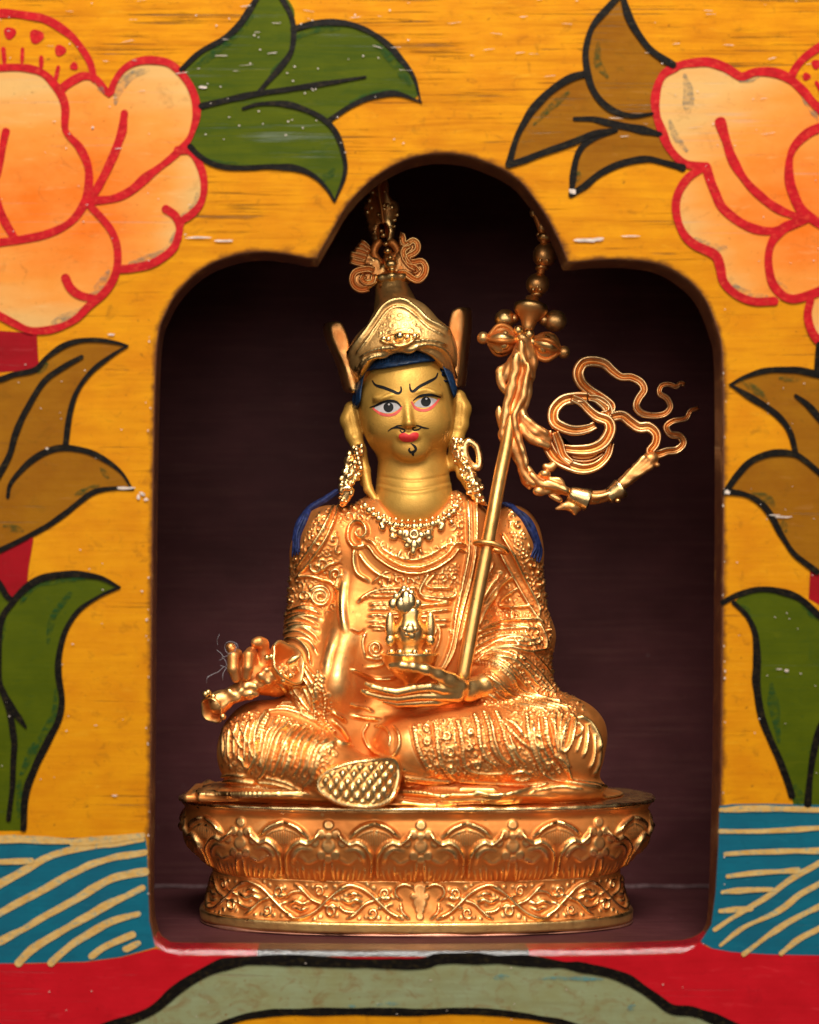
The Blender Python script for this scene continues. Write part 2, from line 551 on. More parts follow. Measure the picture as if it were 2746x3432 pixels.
def paint(name, col, col2=None, grain=1.0, rough=.50, coat=.02, vcol=False, dirt=.5, mottled=.25, dirtcol=(.10, .035, .008), deep=None, wear=False, light=None, blo=.56):
    """brushed distemper on grainy wood under a thin varnish"""
    t = NT(name)
    if vcol:
        at = t.n('ShaderNodeVertexColor'); at.layer_name = 'Col'; base = at.outputs[0]
    else:
        base = tuple(col) + (1,)
    c2 = tuple(col2) if col2 else tuple(min(1, c * 1.12) for c in col)
    deep = tuple(deep) if deep else tuple(x * y for x, y in zip(c2, (.62, .5, .45)))
    big = t.noise(t.coord(.010, .02, .014), 1.0, 5, .6)
    streak = t.noise(t.coord(.0032, .1, .05, (3, 0, 1)), 1.0, 6, .66, .5)
    fine = t.noise(t.coord(.008, .1, .30, (9, 0, 3)), 1.0, 3, .6, .2)
    c = t.mix(t.ramp(big, .35, .66, 0, 1 if not vcol else .15), base, c2 + (1,))
    tc = t.n('ShaderNodeTexCoord'); sp = t.n('ShaderNodeSeparateXYZ'); t.l(tc.outputs['Object'], sp.inputs[0])
    upf = t.ramp(sp.outputs[2], 1000 * S, 1800 * S, .35, 1.0)
    c = t.mix(t.math('MULTIPLY', upf, t.ramp(streak, .46, .74, 0, min(1, mottled * 2.4))), c, deep + (1,)) if not vcol else t.mix(t.ramp(streak, .46, .74, 0, mottled * 2), c, (.72, .26, .05, 1))
    c = t.mix(t.math('MULTIPLY', upf, t.ramp(fine, .5, .78, 0, mottled * 1.2)), c, deep + (1,) if not vcol else (.62, .26, .06, 1))
    lt = t.noise(t.coord(.010, .1, .06, (21, 0, 8)), 1.0, 5, .7, 1.2)
    c = t.mix(t.ramp(lt, .60, .76, 0, .35), c, (tuple(light) if light else tuple(min(1, x * 1.3 + .05) for x in col)) + (1,))
    # grain pores catching dark varnish, stronger near the top board
    pores = t.noise(t.coord(.0017, .1, .115, (7, 0, 5)), 1.0, 7, .66, 1.1)
    zone = t.noise(t.coord(.0035, .01, .011, (11, 0, 2)), 1.0, 3)
    up = t.ramp(sp.outputs[2], 1100 * S, 1950 * S, -.04, .05)
    th = t.math('SUBTRACT', t.ramp(zone, .38, .66, .75, .58), up)
    crack = t.ramp(t.math('SUBTRACT', pores, th), -.045, .04)
    c = t.mix(t.math('MULTIPLY', crack, .75 * grain), c, tuple(dirtcol) + (1,))
    speck = t.noise(t.coord(.085, .1, .085, (2, 0, 9)), 1.0, 3, .5)
    c = t.mix(t.ramp(speck, .67, .75, 0, dirt), c, tuple(dirtcol) + (1,))
    blot = t.noise(t.coord(.022, .03, .03, (5, 1, 4)), 1.0, 7, .72, 1.0)
    c = t.mix(t.ramp(blot, blo, blo + .18, 0, dirt * .8), c, tuple(dirtcol) + (1,))
    sm = t.noise(t.coord(.05, .03, .09, (15, 1, 4)), 1.0, 6, .7, 1.5)
    c = t.mix(t.ramp(sm, .62, .72, 0, dirt * .6), c, deep + (1,) if not vcol else (.55, .20, .06, 1))
    if wear:
        aw = t.n('ShaderNodeAttribute'); aw.attribute_name = 'relief'
        wn = t.noise(t.coord(.03, .03, .05, (1, 5, 1)), 1.0, 6, .7)
        wf = t.math('SUBTRACT', t.math('MULTIPLY', aw.outputs['Fac'], 1.25), t.ramp(wn, .3, .7, 0, .95), True)
        c = t.mix(t.math('MULTIPLY', wf, .9), c, (.11, .035, .010, 1))
    t.set('Base Color', c)
    t.set('Roughness', t.ramp(streak, .3, .7, rough - .1, rough + .08))
    t.set('Coat Weight', coat); t.set('Coat Roughness', .16); t.set('Specular IOR Level', t.ramp(crack, 0, 1, .03, .6))
    hb = t.noise(t.coord(.006, .1, .12, (1, 0, 1)), 1.0, 5, .6)
    h1 = t.bump(t.math('SUBTRACT', 1.0, crack), .7 * grain, 2.6)
    h2 = t.bump(hb, .3 * grain, 2.4, h1)
    h3 = t.bump(t.noise(t.coord(.05, .05, .05), 1.0, 3), .15, 1.5, h2)
    t.set('Normal', h3)
    t.l(h3, t.b.inputs['Coat Normal'])
    return t.m

def brush(name, col, rough=.42, coat=.06, var=.25, mott=None, cover=None, rag=0.0, ior=1.5):
    """thick enamel brush line"""
    t = NT(name)
    nz = t.noise(t.coord(.04, .04, .07), 1.0, 4, .6)
    c = t.mix(t.ramp(nz, .35, .7, 0, 1), tuple(col) + (1,), tuple(mott or [x * (1 - var * 2) for x in col]) + (1,))
    if cover:
        n2 = t.noise(t.coord(.09, .09, .13, (4, 0, 4)), 1.0, 4, .65)
        c = t.mix(t.ramp(n2, .52, .66, 0, .65), c, tuple(cover) + (1,))
    t.set('Base Color', c); t.set('Roughness', rough); t.set('Coat Weight', coat); t.set('Coat Roughness', .12); t.set('Coat IOR', ior); t.set('Specular IOR Level', .06)
    h = t.bump(t.noise(t.coord(.006, .1, .12, (1, 0, 1)), 1.0, 5, .6), .3, 2.4)
    h = t.bump(t.noise(t.coord(.03, .03, .06), 1.0, 4), .4, 3.0, h)
    if rag: h = t.bump(t.noise(t.coord(.035, .08, .08, (3, 3, 3)), 1.0, 6, .7), 1.0, rag, h)
    t.set('Normal', h); t.l(h, t.b.inputs['Coat Normal'])
    return t.m

def gold(name, matte=(.79, .275, .062), bright=(1.0, .66, .26), r0=.50, r1=.30, grain=.25, point=True, bias=0.0, hammered=.16, tarnish=.0, metal=1.0, m0=.78):
    t = NT(name)
    at = t.n('ShaderNodeAttribute'); at.attribute_name = 'relief'
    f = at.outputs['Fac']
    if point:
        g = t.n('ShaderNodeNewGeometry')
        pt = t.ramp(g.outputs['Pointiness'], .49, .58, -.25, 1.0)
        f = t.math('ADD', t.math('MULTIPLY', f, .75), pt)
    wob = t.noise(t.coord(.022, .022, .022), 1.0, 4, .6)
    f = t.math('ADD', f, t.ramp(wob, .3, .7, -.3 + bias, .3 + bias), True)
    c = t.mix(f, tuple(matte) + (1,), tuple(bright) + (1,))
    red = t.noise(t.coord(.012, .012, .012, (5, 5, 5)), 1.0, 3)
    c = t.mix(t.ramp(red, .45, .75, 0, .45), c, (matte[0], matte[1] * .78, matte[2] * .66, 1))
    if tarnish:
        tn = t.noise(t.coord(.035, .035, .035, (8, 2, 1)), 1.0, 5, .65)
        c = t.mix(t.ramp(tn, .56, .72, 0, tarnish), c, (.22, .13, .08, 1))
    pit = t.noise(t.coord(.11, .11, .11, (2, 7, 3)), 1.0, 2)
    c = t.mix(t.ramp(pit, .715, .77, 0, .75), c, (.12, .03, .015, 1))
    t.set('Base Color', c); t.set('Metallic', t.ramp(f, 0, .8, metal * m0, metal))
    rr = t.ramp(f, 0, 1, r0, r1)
    rn = t.noise(t.coord(.06, .06, .06, (1, 4, 2)), 1.0, 4)
    t.set('Roughness', t.math('ADD', rr, t.ramp(rn, .3, .7, -.06, .08)))
    h = t.bump(t.noise(t.coord(.075, .075, .075), 1.0, 3, .6), hammered, 2.0)
    h = t.bump(t.noise(t.coord(.33, .33, .33), 1.0, 2), grain, .8, h)
    t.set('Normal', h)
    return t.m

def plain(name, col, rough=.5, coat=0.0, metal=0.0, bump=.15, sc=.08, var=.2):
    t = NT(name)
    nz = t.noise(t.coord(sc, sc, sc), 1.0, 4)
    t.set('Base Color', t.mix(t.ramp(nz, .3, .7), tuple(x * (1 - var) for x in col) + (1,), tuple(min(1, x * (1 + var)) for x in col) + (1,)))
    t.set('Roughness', rough); t.set('Coat Weight', coat); t.set('Metallic', metal); t.set('Specular IOR Level', .25)
    t.set('Normal', t.bump(nz, bump, 2.0))
    return t.m

def lining_mat():
    t = NT('dark_maroon_paint')
    st = t.noise(t.coord(.004, .1, .11), 1.0, 6, .62, .4)
    bg = t.noise(t.coord(.008, .01, .012), 1.0, 4)
    c = t.mix(t.ramp(bg, .3, .7), (.064, .0175, .0195, 1), (.090, .026, .029, 1))
    c = t.mix(t.ramp(st, .50, .78, 0, .45), c, (.15, .062, .052, 1))
    du = t.noise(t.coord(.06, .05, .10, (3, 1, 7)), 1.0, 4, .6)
    c = t.mix(t.ramp(du, .68, .80, 0, .6), c, (.25, .20, .20, 1))
    t.set('Base Color', c); t.set('Roughness', .6); t.set('Specular IOR Level', .15)
    h = t.bump(st, .5, 3.0); t.set('Normal', h)
    return t.m

def edge_mat():
    t = NT('worn_brown_edge')
    n = t.noise(t.coord(.03, .03, .03), 1.0, 5, .65)
    c = t.mix(t.ramp(n, .3, .6), (.07, .018, .009, 1), (.13, .042, .015, 1))
    c = t.mix(t.ramp(n, .6, .75, 0, .8), c, (.33, .17, .04, 1))
    t.set('Base Color', c); t.set('Roughness', .42); t.set('Coat Weight', .3); t.set('Coat Roughness', .2)
    t.set('Normal', t.bump(n, .5, 3.0))
    return t.m

M = {}
M['yellow'] = paint('yellow_ochre_paint', (.71, .285, .006), (.62, .215, .005), mottled=.32, deep=(.40, .115, .004), wear=True, light=(.80, .43, .03), dirt=.6)
M['green'] = paint('leaf_green_paint', (.080, .100, .003), (.060, .080, .0025), grain=.5, mottled=.35, dirt=.45, dirtcol=(.018, .055, .010), deep=(.03, .06, .006), light=(.16, .15, .006))
M['ochre'] = paint('ochre_leaf_paint', (.31, .12, .005), (.26, .09, .004), grain=.6, mottled=.25, dirt=.4, dirtcol=(.07, .05, .006))
M['petal'] = paint('petal_paint', (.9, .5, .15), None, grain=.22, mottled=.09, dirt=.4, vcol=True, light=(.74, .50, .22))
M['red'] = paint('crimson_paint', (.55, .009, .017), (.47, .007, .013), grain=.45, mottled=.18, dirt=.35, dirtcol=(.14, .006, .008))
M['teal'] = paint('teal_paint', (.008, .135, .20), (.010, .105, .165), grain=.35, mottled=.35, dirt=.5, dirtcol=(.006, .05, .07), light=(.05, .27, .33))
M['celadon'] = paint('celadon_paint', (.27, .30, .165), (.25, .25, .115), grain=.4, mottled=.4, dirt=.8, blo=.50, dirtcol=(.20, .10, .03))
M['stalk'] = paint('dark_red_paint', (.34, .006, .012), (.27, .006, .010), grain=.4, mottled=.25, dirt=.3)
M['black'] = brush('black_enamel', (.008, .006, .005), .4, .0, .2, cover=(.032, .022, .008))
M['redline'] = brush('red_enamel', (.54, .010, .016), .45, .0, .12, mott=(.36, .006, .010), cover=(.60, .05, .025))
M['cream'] = brush('cream_brushwork', (.66, .43, .155), .5, .0, .1, mott=(.58, .31, .075), cover=(.20, .30, .25))
M['lipblack'] = brush('glossy_black_edge', (.03, .028, .03), .14, 1.0, .2, ior=2.3, rag=3.4)
M['lipred'] = brush('glossy_red_edge', (.46, .010, .02), .15, 1.0, .2, ior=2.3, rag=3.4)
M['white'] = plain('chipped_white', (.75, .68, .62), .5)
M['edge'] = edge_mat()
M['lining'] = lining_mat()
M['gold'] = gold('gilded_copper')
M['gold_base'] = gold('gilded_copper_pedestal', (.79, .28, .064), (1.0, .66, .27), .5, .28, hammered=.2)
M['gold_plain'] = gold('polished_gilt', (.88, .46, .14), (1.0, .74, .36), .33, .25, hammered=.18, m0=.92, bias=.2)
M['gold_rib'] = gold('bright_gilt_ribbon', (.80, .31, .075), (1.0, .78, .42), .42, .27, hammered=.25, m0=1.0)
M['gold_dark'] = gold('antique_gilt', (.72, .40, .13), (.84, .57, .23), .40, .30, hammered=.5, tarnish=.35)
M['face'] = gold('matte_gold_paint', (.62, .335, .060), (.70, .395, .078), .50, .46, grain=.6, point=False, hammered=.12, metal=.72)
M['copper'] = plain('bare_copper_sheet', (.55, .25, .17), .4, metal=.8)
M['ink'] = plain('black_ink', (.005, .004, .004), .65, bump=.05)
M['sclera'] = plain('white_paint', (.44, .40, .39), .5, bump=.05)
M['pink'] = plain('coral_paint', (.72, .10, .075), .45, bump=.05)
M['lips'] = plain('lip_red_paint', (.62, .03, .03), .42, bump=.05)
M['hair'] = plain('blue_black_hair_paint', (.010, .030, .075), .35, .1, bump=.6, sc=.12, var=.6)
M['blue'] = plain('ultramarine_hair_paint', (.012, .020, .085), .55, .0, bump=.9, var=.7)
M['chip_glint'] = plain('primer_and_painted_glint', (.62, .50, .42), .35, .3, bump=.4, sc=.15, var=.3)
def smudge(name, col, amt, lo=.40):
    t = NT(name); t.set('Base Color', tuple(col) + (1,)); t.set('Roughness', .6); t.set('Specular IOR Level', .05)
    n = t.noise(t.coord(.05, .05, .09, (6, 2, 6)), 1.0, 5, .7)
    t.set('Alpha', t.ramp(n, lo, .70, 0, amt)); return t.m
M['smudge'] = smudge('grey_wash', (.20, .20, .15), .75)
M['brownwash'] = smudge('brown_stain', (.20, .10, .03), .5, .28)
M['tealwash'] = smudge('teal_scrape', (.10, .30, .32), .8)
M['greenwash'] = smudge('dark_green_wash', (.015, .07, .02), .85)
M['lint'] = plain('pale_lint', (.42, .40, .42), .8)
# ================================================================== the painted shrine
shrine = empty('wooden_shrine', 'painted wooden shrine front, yellow with flowers and leaves around a trefoil arched niche', 'shrine')

def Wp(p, d=0.0):
    return [W(q[0], q[1], d) for q in p]

hole = [(352, 1997), (332, 1984), (321, 1955), (316, 1900), (318, 1700), (320, 1500), (322, 1200), (326, 900), (333, 720), (350, 660), (380, 610),
        (430, 565), (490, 540), (545, 532), (600, 536), (645, 545)]
hole = cr(hole, 12).tolist()
arch = cr([(668, 545), (698, 492), (735, 430), (790, 375), (850, 340), (910, 325), (970, 327), (1030, 345), (1085, 375), (1125, 420), (1158, 470), (1182, 520), (1195, 553)], 12).tolist()
right = cr([(1216, 553), (1250, 549), (1320, 548), (1390, 558), (1440, 585), (1480, 625), (1508, 690), (1520, 760), (1522, 1000), (1520, 1300), (1517, 1600), (1512, 1800),
            (1507, 1930), (1496, 1972), (1470, 1988)], 12).tolist()
bott = cr([(1450, 1993), (1300, 1998), (1000, 2001), (700, 2001), (480, 1999), (370, 1998)], 12).tolist()
hole = np.array(hole + arch + right + bott)
if area2(hole) < 0: hole = hole[::-1]
BEV = 5.0
TH = 66.0
def offset(poly, o):
    o = np.reshape(o, (-1, 1)) if np.ndim(o) else o
    e = np.roll(poly, -1, 0) - np.roll(poly, 1, 0)
    e /= np.linalg.norm(e, axis=1)[:, None] + 1e-9
    n = np.stack([e[:, 1], -e[:, 0]], 1)          # outward for positive area
    return poly + n * o
sgn = 1 if area2(offset(hole, 5)) > area2(hole) else -1
BV = np.where(hole[:, 1] > 1990, 13.0, BEV); BV = (BV + np.roll(BV, 1) + np.roll(BV, -1)) / 3
rings = [(offset(hole, sgn * BV * (1 - math.sin(a))), BV * (1 - math.cos(a))) for a in np.linspace(0, math.pi / 2, 5)]
rings += [(hole, 30.0), (hole, 60.0), (hole, TH)]
outer = np.array([(-420., -420.), (2150., -420.), (2150., 2560.), (-420., 2560.)])
nh = len(hole)
halo = offset(hole, sgn * (BV + 10 + 5 * np.sin(np.arange(nh) * .37) + 5 * np.sin(np.arange(nh) * 1.1)))
allv = np.vstack([outer, rings[0][0]])
cd = delaunay_2d_cdt([Vector(map(float, v)) for v in allv], [], [[0, 1, 2, 3], [4 + i for i in range(nh)][::-1]], 0, 1e-4)
v2 = np.array([(v.x, v.y) for v in cd[0]])
tri = []
for f in cd[2]:
    c = v2[list(f)].mean(0)
    if not inpoly(c[None], rings[0][0])[0]: tri.append(tuple(f))
b = MB()
# a worn halo round the mouth: every front vertex carries how close it lies to the edge
extra = [tuple(q) for q in halo if not inpoly(q[None], rings[0][0])[0] and segdist(q[None], np.vstack([rings[0][0], rings[0][0][:1]]))[0][0] > 9]
allv2 = np.vstack([outer, rings[0][0], np.array(extra)])
cd = delaunay_2d_cdt([Vector(map(float, v)) for v in allv2], [], [[0, 1, 2, 3], [4 + i for i in range(nh)][::-1]], 0, 1e-4)
v2 = np.array([(v.x, v.y) for v in cd[0]])
tri = [tuple(f_) for f_ in cd[2] if not inpoly(v2[list(f_)].mean(0)[None], rings[0][0])[0]]
V = np.array([W(x, y, 0) for x, y in v2])
dist_, _, _ = segdist(v2, np.vstack([rings[0][0], rings[0][0][:1]]))
wear_ = np.where(dist_ < 2, 1.0, 0.0)
nrm = np.cross(V[tri[0][1]] - V[tri[0][0]], V[tri[0][2]] - V[tri[0][0]])
b.add(V, tri if nrm[1] < 0 else [t[::-1] for t in tri], 0)
RV = np.array([[(q[0] - CX), dd, ZC + YH - q[1]] for r, d in rings for q, dd in zip(r, np.broadcast_to(d, (nh,)))])
F, Mi = [], []
for k in range(len(rings) - 1):
    for i in range(nh):
        j = (i + 1) % nh
        F.append((k * nh + i, k * nh + j, (k + 1) * nh + j, (k + 1) * nh + i))
        x, y = (hole[i] + hole[j]) / 2
        if y > 1975 and k < 6:
            Mi.append(3 if 545 < x < 1110 else 2)
        elif k == 0 and y < 1975: Mi.append(0)
        else: Mi.append(1)
n0 = np.cross(RV[F[0][1]] - RV[F[0][0]], RV[F[0][2]] - RV[F[0][0]])
mid = RV[list(F[0])].mean(0); cen = np.array([900 - CX, 0, ZC + YH - 1200])
if np.dot(n0, cen - mid) < 0: F = [f[::-1] for f in F]
for m in sorted(set(Mi)):
    pass
b.V.append(RV); b.F += [tuple(q + b.n for q in f) for f in F]; b.M += Mi; b.n += len(RV)
# outer rim and back
OV = np.vstack([np.array([W(x, y, 0) for x, y in outer]), np.array([[x - CX, TH, ZC + YH - y] for x, y in outer])])
b.add(OV, [(i, (i + 1) % 4, 4 + (i + 1) % 4, 4 + i) for i in range(4)], 0)
wear_ = np.concatenate([wear_, np.ones(len(RV)), np.zeros(len(OV))])
panel = b.build('front_panel', [M['yellow'], M['edge'], M['lipred'], M['lipblack']], shrine, smooth=False, attr=wear_)
fs = np.ones(len(panel.data.polygons), bool); fs[:len(tri)] = False; fs[-4:] = False
panel.data.polygons.foreach_set('use_smooth', fs)

# niche box: floor, back wall, sides, ceiling (each a board)
def board(name, x0, x1, y0, y1, z0, z1, nx=1):
    v = np.array([(x, y, z) for x in (x0, x1) for y in (y0, y1) for z in (z0, z1)], float)
    f = [(0, 1, 3, 2), (4, 6, 7, 5), (0, 4, 5, 1), (2, 3, 7, 6), (0, 2, 6, 4), (1, 5, 7, 3)]
    return mk(name, v, f, M['lining'], shrine, False)
DB = 722.0
board('niche_floor', -600, 1000, TH + .5, DB + 40, -60, -.6)
board('niche_back', -600, 1000, DB, DB + 30, -.4, 2200)
board('niche_side', -640, -602, TH + 1, DB + 40, -60, 2200)
board('niche_side', 1002, 1040, TH + 1, DB + 40, -60, 2200)
board('niche_ceiling', -600, 1000, TH + 1, DB - 1, 2100, 2130)

# ------------------------------------------------------------------ painted motifs on the panel (thin coats of paint)
CREAM, MIDC, ORANGE = np.array((.66, .38, .13)), np.array((.74, .25, .036)), np.array((.74, .15, .010))
def grad(v, a, b_):
    a, b_ = np.array(a), np.array(b_); d = b_ - a
    t = np.clip(((v - a) @ d) / (d @ d), 0, 1)[:, None]
    t = t + .05 * np.sin(v[:, :1] * .013 + v[:, 1:] * .09) + .03 * np.sin(v[:, :1] * .03 - v[:, 1:] * .23)
    return np.where(t < .36, CREAM + (MIDC - CREAM) * np.clip(t / .36, 0, 1), MIDC + (ORANGE - MIDC) * np.clip((t - .36) / .5, 0, 1))

lay = [1.0]
def coat(mb, poly, m, y, col=None, sp=14.0, smooth=True):
    mb.k = getattr(mb, 'k', 0) + 1; y = .5 * y + .07 * mb.k
    p = cr([q[:2] for q in poly], 8.0, True) if smooth else np.array([q[:2] for q in poly], float)
    v, f = fill2d(p, sp)
    V = np.array([W(a, c, 0) for a, c in v]); V[:, 1] = -y
    t = f[0]; n = np.cross(V[t[1]] - V[t[0]], V[t[2]] - V[t[0]])
    f = [q if n[1] < 0 else q[::-1] for q in f]
    mb.add(V, f, m)
    mb.A.setdefault('c', []).append(np.tile((.5, .5, .5), (len(v), 1)) if col is None else col(v))
def line(mb, pts, w, m, y=None, taper=(1, 1), jit=.10):
    lay[0] += .26
    V, F = stroke_quads(pts, w, 1.1 + .5 * (y if y is not None else 2.0) + .4 * (lay[0] % 3.1), taper=taper, jit=jit, seed=int(lay[0] * 10))
    t = F[0]; n = np.cross(V[t[1]] - V[t[0]], V[t[2]] - V[t[0]])
    if n[1] > 0: F = [q[::-1] for q in F]
    mb.add(V, F, m)
    mb.A.setdefault('c', []).append(np.tile((.5, .5, .5), (len(V), 1)))
def dot(mb, c, r, m, y, sx=1.0):
    a = np.linspace(0, 2 * math.pi, 18, endpoint=False)
    rr = r * (1 + .1 * np.sin(3 * a + c[0]))
    coat(mb, [(c[0] + sx * q * math.cos(t), c[1] + q * math.sin(t)) for q, t in zip(rr, a)], m, y, sp=50)
def fin(mb, name, mats, label=None):
    V = np.vstack(mb.V)
    # keep the paint off the rounded mouth of the niche
    o = mk(name, V, mb.F, [M[k] for k in mats], panel, False, mb.M, vcol=np.vstack(mb.A['c']))
    if label: o['label'] = label
    return o

def wash(mb, m, rows):
    for z, pts, w in rows: line(mb, z(pts), w, m, 1.2, (.4, .4), .2)
RW = 8.2
# left peony
f = MB()
PC = A1([(375, 835)])[0]
coat(f, A1([(-60, 300), (95, 285), (180, 318), (240, 370), (270, 440), (278, 540), (330, 610), (365, 690), (365, 780), (345, 850), (290, 920), (200, 965), (80, 990), (-60, 1010)]), 0, 1.0,
     lambda v: grad(v, A1([(100, 350)])[0], A1([(100, 850)])[0]))
coat(f, A1([(-60, 60), (70, 62), (180, 80), (270, 130), (330, 190), (372, 260), (388, 325), (300, 345), (240, 365), (180, 305), (95, 280), (-60, 280)]), 3, 1.0)
coat(f, A1([(272, 372), (300, 340), (350, 318), (400, 338), (440, 388), (455, 398), (472, 350), (512, 290), (572, 258), (640, 252), (710, 272), (768, 332), (803, 400), (812, 470), (798, 530), (770, 590), (700, 658), (620, 720), (540, 788), (470, 818), (380, 830), (365, 800), (368, 720), (350, 640), (320, 590), (278, 540), (275, 440)]), 0, 1.0,
     lambda v: grad(v, A1([(640, 300)])[0], A1([(430, 800)])[0]))
coat(f, A1([(368, 832), (440, 825), (530, 790), (640, 702), (740, 628), (790, 632), (830, 690), (843, 760), (828, 840), (790, 890), (750, 915), (738, 960), (713, 1030), (640, 1083), (560, 1103), (488, 1108), (483, 1030), (463, 960), (420, 900)]), 0, 1.0,
     lambda v: grad(v, A1([(760, 960)])[0], A1([(430, 860)])[0]))
coat(f, A1([(-60, 1012), (80, 995), (200, 970), (290, 925), (360, 845), (420, 902), (463, 962), (483, 1032), (478, 1120), (440, 1200), (370, 1260), (310, 1320), (230, 1353), (130, 1363), (50, 1330), (-60, 1270)]), 0, 1.0,
     lambda v: grad(v, A1([(230, 1380)])[0], A1([(330, 900)])[0]))
for s in ([(-60, 58), (70, 60), (180, 80), (270, 130), (330, 190), (372, 260), (390, 330)], [(-60, 285), (95, 280), (180, 305), (240, 370), (270, 440), (272, 540), (330, 610), (365, 690), (367, 780), (345, 850), (290, 920), (200, 965), (80, 992), (-60, 1010)],
          [(250, 372), (300, 335), (350, 315), (400, 330), (440, 378), (455, 390), (472, 345), (512, 287), (572, 255), (640, 250), (710, 270), (770, 330), (805, 400), (814, 470), (800, 530), (772, 590), (700, 660), (620, 722), (540, 790), (470, 822), (370, 830)],
          [(515, 470), (500, 560), (455, 680), (400, 785), (365, 840)], [(735, 622), (790, 628), (830, 690), (845, 760), (830, 840), (790, 888), (752, 915), (740, 960), (715, 1030), (640, 1085), (560, 1107), (490, 1112)],
          [(685, 865), (722, 890), (742, 930), (738, 985)], [(372, 848), (420, 900), (465, 960), (486, 1030), (482, 1120), (442, 1200), (372, 1262), (310, 1322), (230, 1357), (130, 1366), (50, 1332), (-60, 1270)],
          [(272, 1150), (292, 1190), (332, 1222), (392, 1232)], [(25, 545), (5, 640), (-10, 720)], [(-20, 800), (10, 890), (60, 985)]):
    line(f, A1(s), RW, 1, 2.0)
for s in ([(15, 205), (20, 268)], [(95, 205), (92, 262)], [(172, 240), (172, 282)], [(242, 280), (230, 335)]):
    line(f, A1(s), 4.5, 1, 2.0, (1, .6))
for x, y, r in ((42, 138, 13), (152, 152, 15), (250, 210, 12), (307, 275, 8.5)):
    dot(f, A1([(x, y)])[0], r, 1, 3.0)
wash(f, 4, ((A1, [(478, 430), (500, 360), (550, 310), (610, 290)], 9), (A1, [(815, 800), (800, 860), (745, 905)], 9), (A1, [(725, 960), (690, 1030), (620, 1070), (540, 1090)], 9), (A1, [(450, 1120), (420, 1180), (380, 1215)], 10), (A1, [(350, 1270), (290, 1310), (220, 1335)], 8), (A1, [(395, 340), (430, 385)], 8)))
fin(f, 'painted_flower', ['petal', 'redline', 'green', 'yellow', 'smudge'], 'peach painted peony beside the green leaf spray')
# green spray by the left peony
f = MB()
coat(f, A1([(745, 292), (830, 215), (930, 160), (1000, 90), (1060, -10), (1165, -20), (1215, 40), (1222, 110), (1300, 98), (1400, 93), (1500, 120), (1590, 175), (1660, 250), (1706, 320), (1722, 402), (1640, 392), (1540, 402), (1450, 440), (1375, 495), (1395, 555), (1425, 640), (1428, 720), (1386, 830), (1350, 782), (1300, 735), (1230, 705), (1130, 700), (1000, 700), (900, 688), (830, 650), (785, 605), (815, 500), (808, 400)]), 0, .9)
for s, tp in (([(750, 290), (830, 215), (930, 160), (1000, 90), (1068, -15)], (1, 1)), ([(1160, -15), (1200, 60), (1214, 130), (1200, 220), (1150, 290), (1062, 388)], (1, .6)),
          ([(1212, 122), (1300, 100), (1400, 95), (1500, 120), (1590, 175), (1660, 250), (1710, 320), (1738, 425)], (1, .3)), ([(1742, 425), (1640, 390), (1540, 402), (1450, 440), (1362, 498)], (.3, 1)),
          ([(832, 440), (960, 410), (1060, 390), (1200, 370), (1350, 345), (1510, 320)], (1, .4)), ([(1005, 450), (1070, 432), (1170, 430), (1250, 450), (1330, 490), (1388, 550), (1420, 640), (1425, 720), (1384, 832)], (.5, .4)),
          ([(787, 608), (830, 650), (900, 685), (1000, 695), (1130, 690), (1230, 700), (1300, 730), (1350, 780), (1382, 832)], (1, .4))):
    line(f, A1(s), 6.0, 1, 3.4, tp)
wash(f, 2, ((A1, [(790, 290), (880, 225), (960, 160), (1050, 60)], 8), (A1, [(1215, 160), (1300, 125), (1400, 120)], 9), (A1, [(1560, 190), (1640, 270), (1690, 350)], 10), (A1, [(1640, 378), (1540, 392), (1450, 425)], 8), (A1, [(850, 660), (1000, 690), (1120, 690)], 6), (A1, [(1330, 750), (1380, 700)], 9), (A1, [(1170, 250), (1120, 320)], 9)))
fin(f, 'painted_leaf', ['green', 'black', 'greenwash'], 'spray of three green painted leaves')
# right peony
f = MB()
coat(f, A2([(1060, 312), (1110, 297), (1200, 292), (1280, 312), (1335, 348), (1370, 358), (1430, 337), (1520, 342), (1590, 372), (1650, 430), (1700, 490), (1800, 560), (1800, 620), (1720, 600), (1660, 628), (1602, 690), (1582, 770), (1592, 870), (1632, 960), (1672, 1010), (1590, 1050), (1500, 1070), (1440, 1058), (1350, 1008), (1280, 940), (1240, 860), (1205, 778), (1100, 760), (1030, 690), (990, 600), (965, 500), (970, 420), (1000, 350)]), 0, 1.0,
     lambda v: grad(v, A2([(1170, 500)])[0], A2([(1640, 1000)])[0]))
coat(f, A2([(1590, 368), (1620, 312), (1680, 250), (1800, 190), (1800, 540), (1725, 490), (1660, 420)]), 3, 1.0)
coat(f, A2([(1800, 570), (1722, 600), (1662, 628), (1604, 690), (1584, 770), (1594, 870), (1634, 960), (1680, 1012), (1800, 1080)]), 0, 1.0, lambda v: grad(v, A2([(1800, 300)])[0], A2([(1680, 950)])[0]))
coat(f, A2([(1172, 782), (1112, 830), (1067, 910), (1062, 990), (1092, 1078), (1150, 1138), (1238, 1178), (1265, 1240), (1282, 1310), (1342, 1368), (1420, 1398), (1520, 1398), (1570, 1376), (1512, 1320), (1492, 1230), (1502, 1130), (1560, 1060), (1660, 1018), (1590, 1052), (1510, 1075), (1430, 1065), (1350, 1030), (1270, 960), (1230, 870), (1203, 782)]), 0, 1.0,
     lambda v: grad(v, A2([(1180, 1250)])[0], A2([(1600, 1000)])[0]))
coat(f, A2([(1662, 1022), (1560, 1062), (1502, 1132), (1492, 1230), (1512, 1320), (1572, 1378), (1650, 1378), (1800, 1320), (1800, 1090)]), 0, 1.0, lambda v: grad(v, A2([(1560, 1500)])[0], A2([(1660, 1100)])[0]))
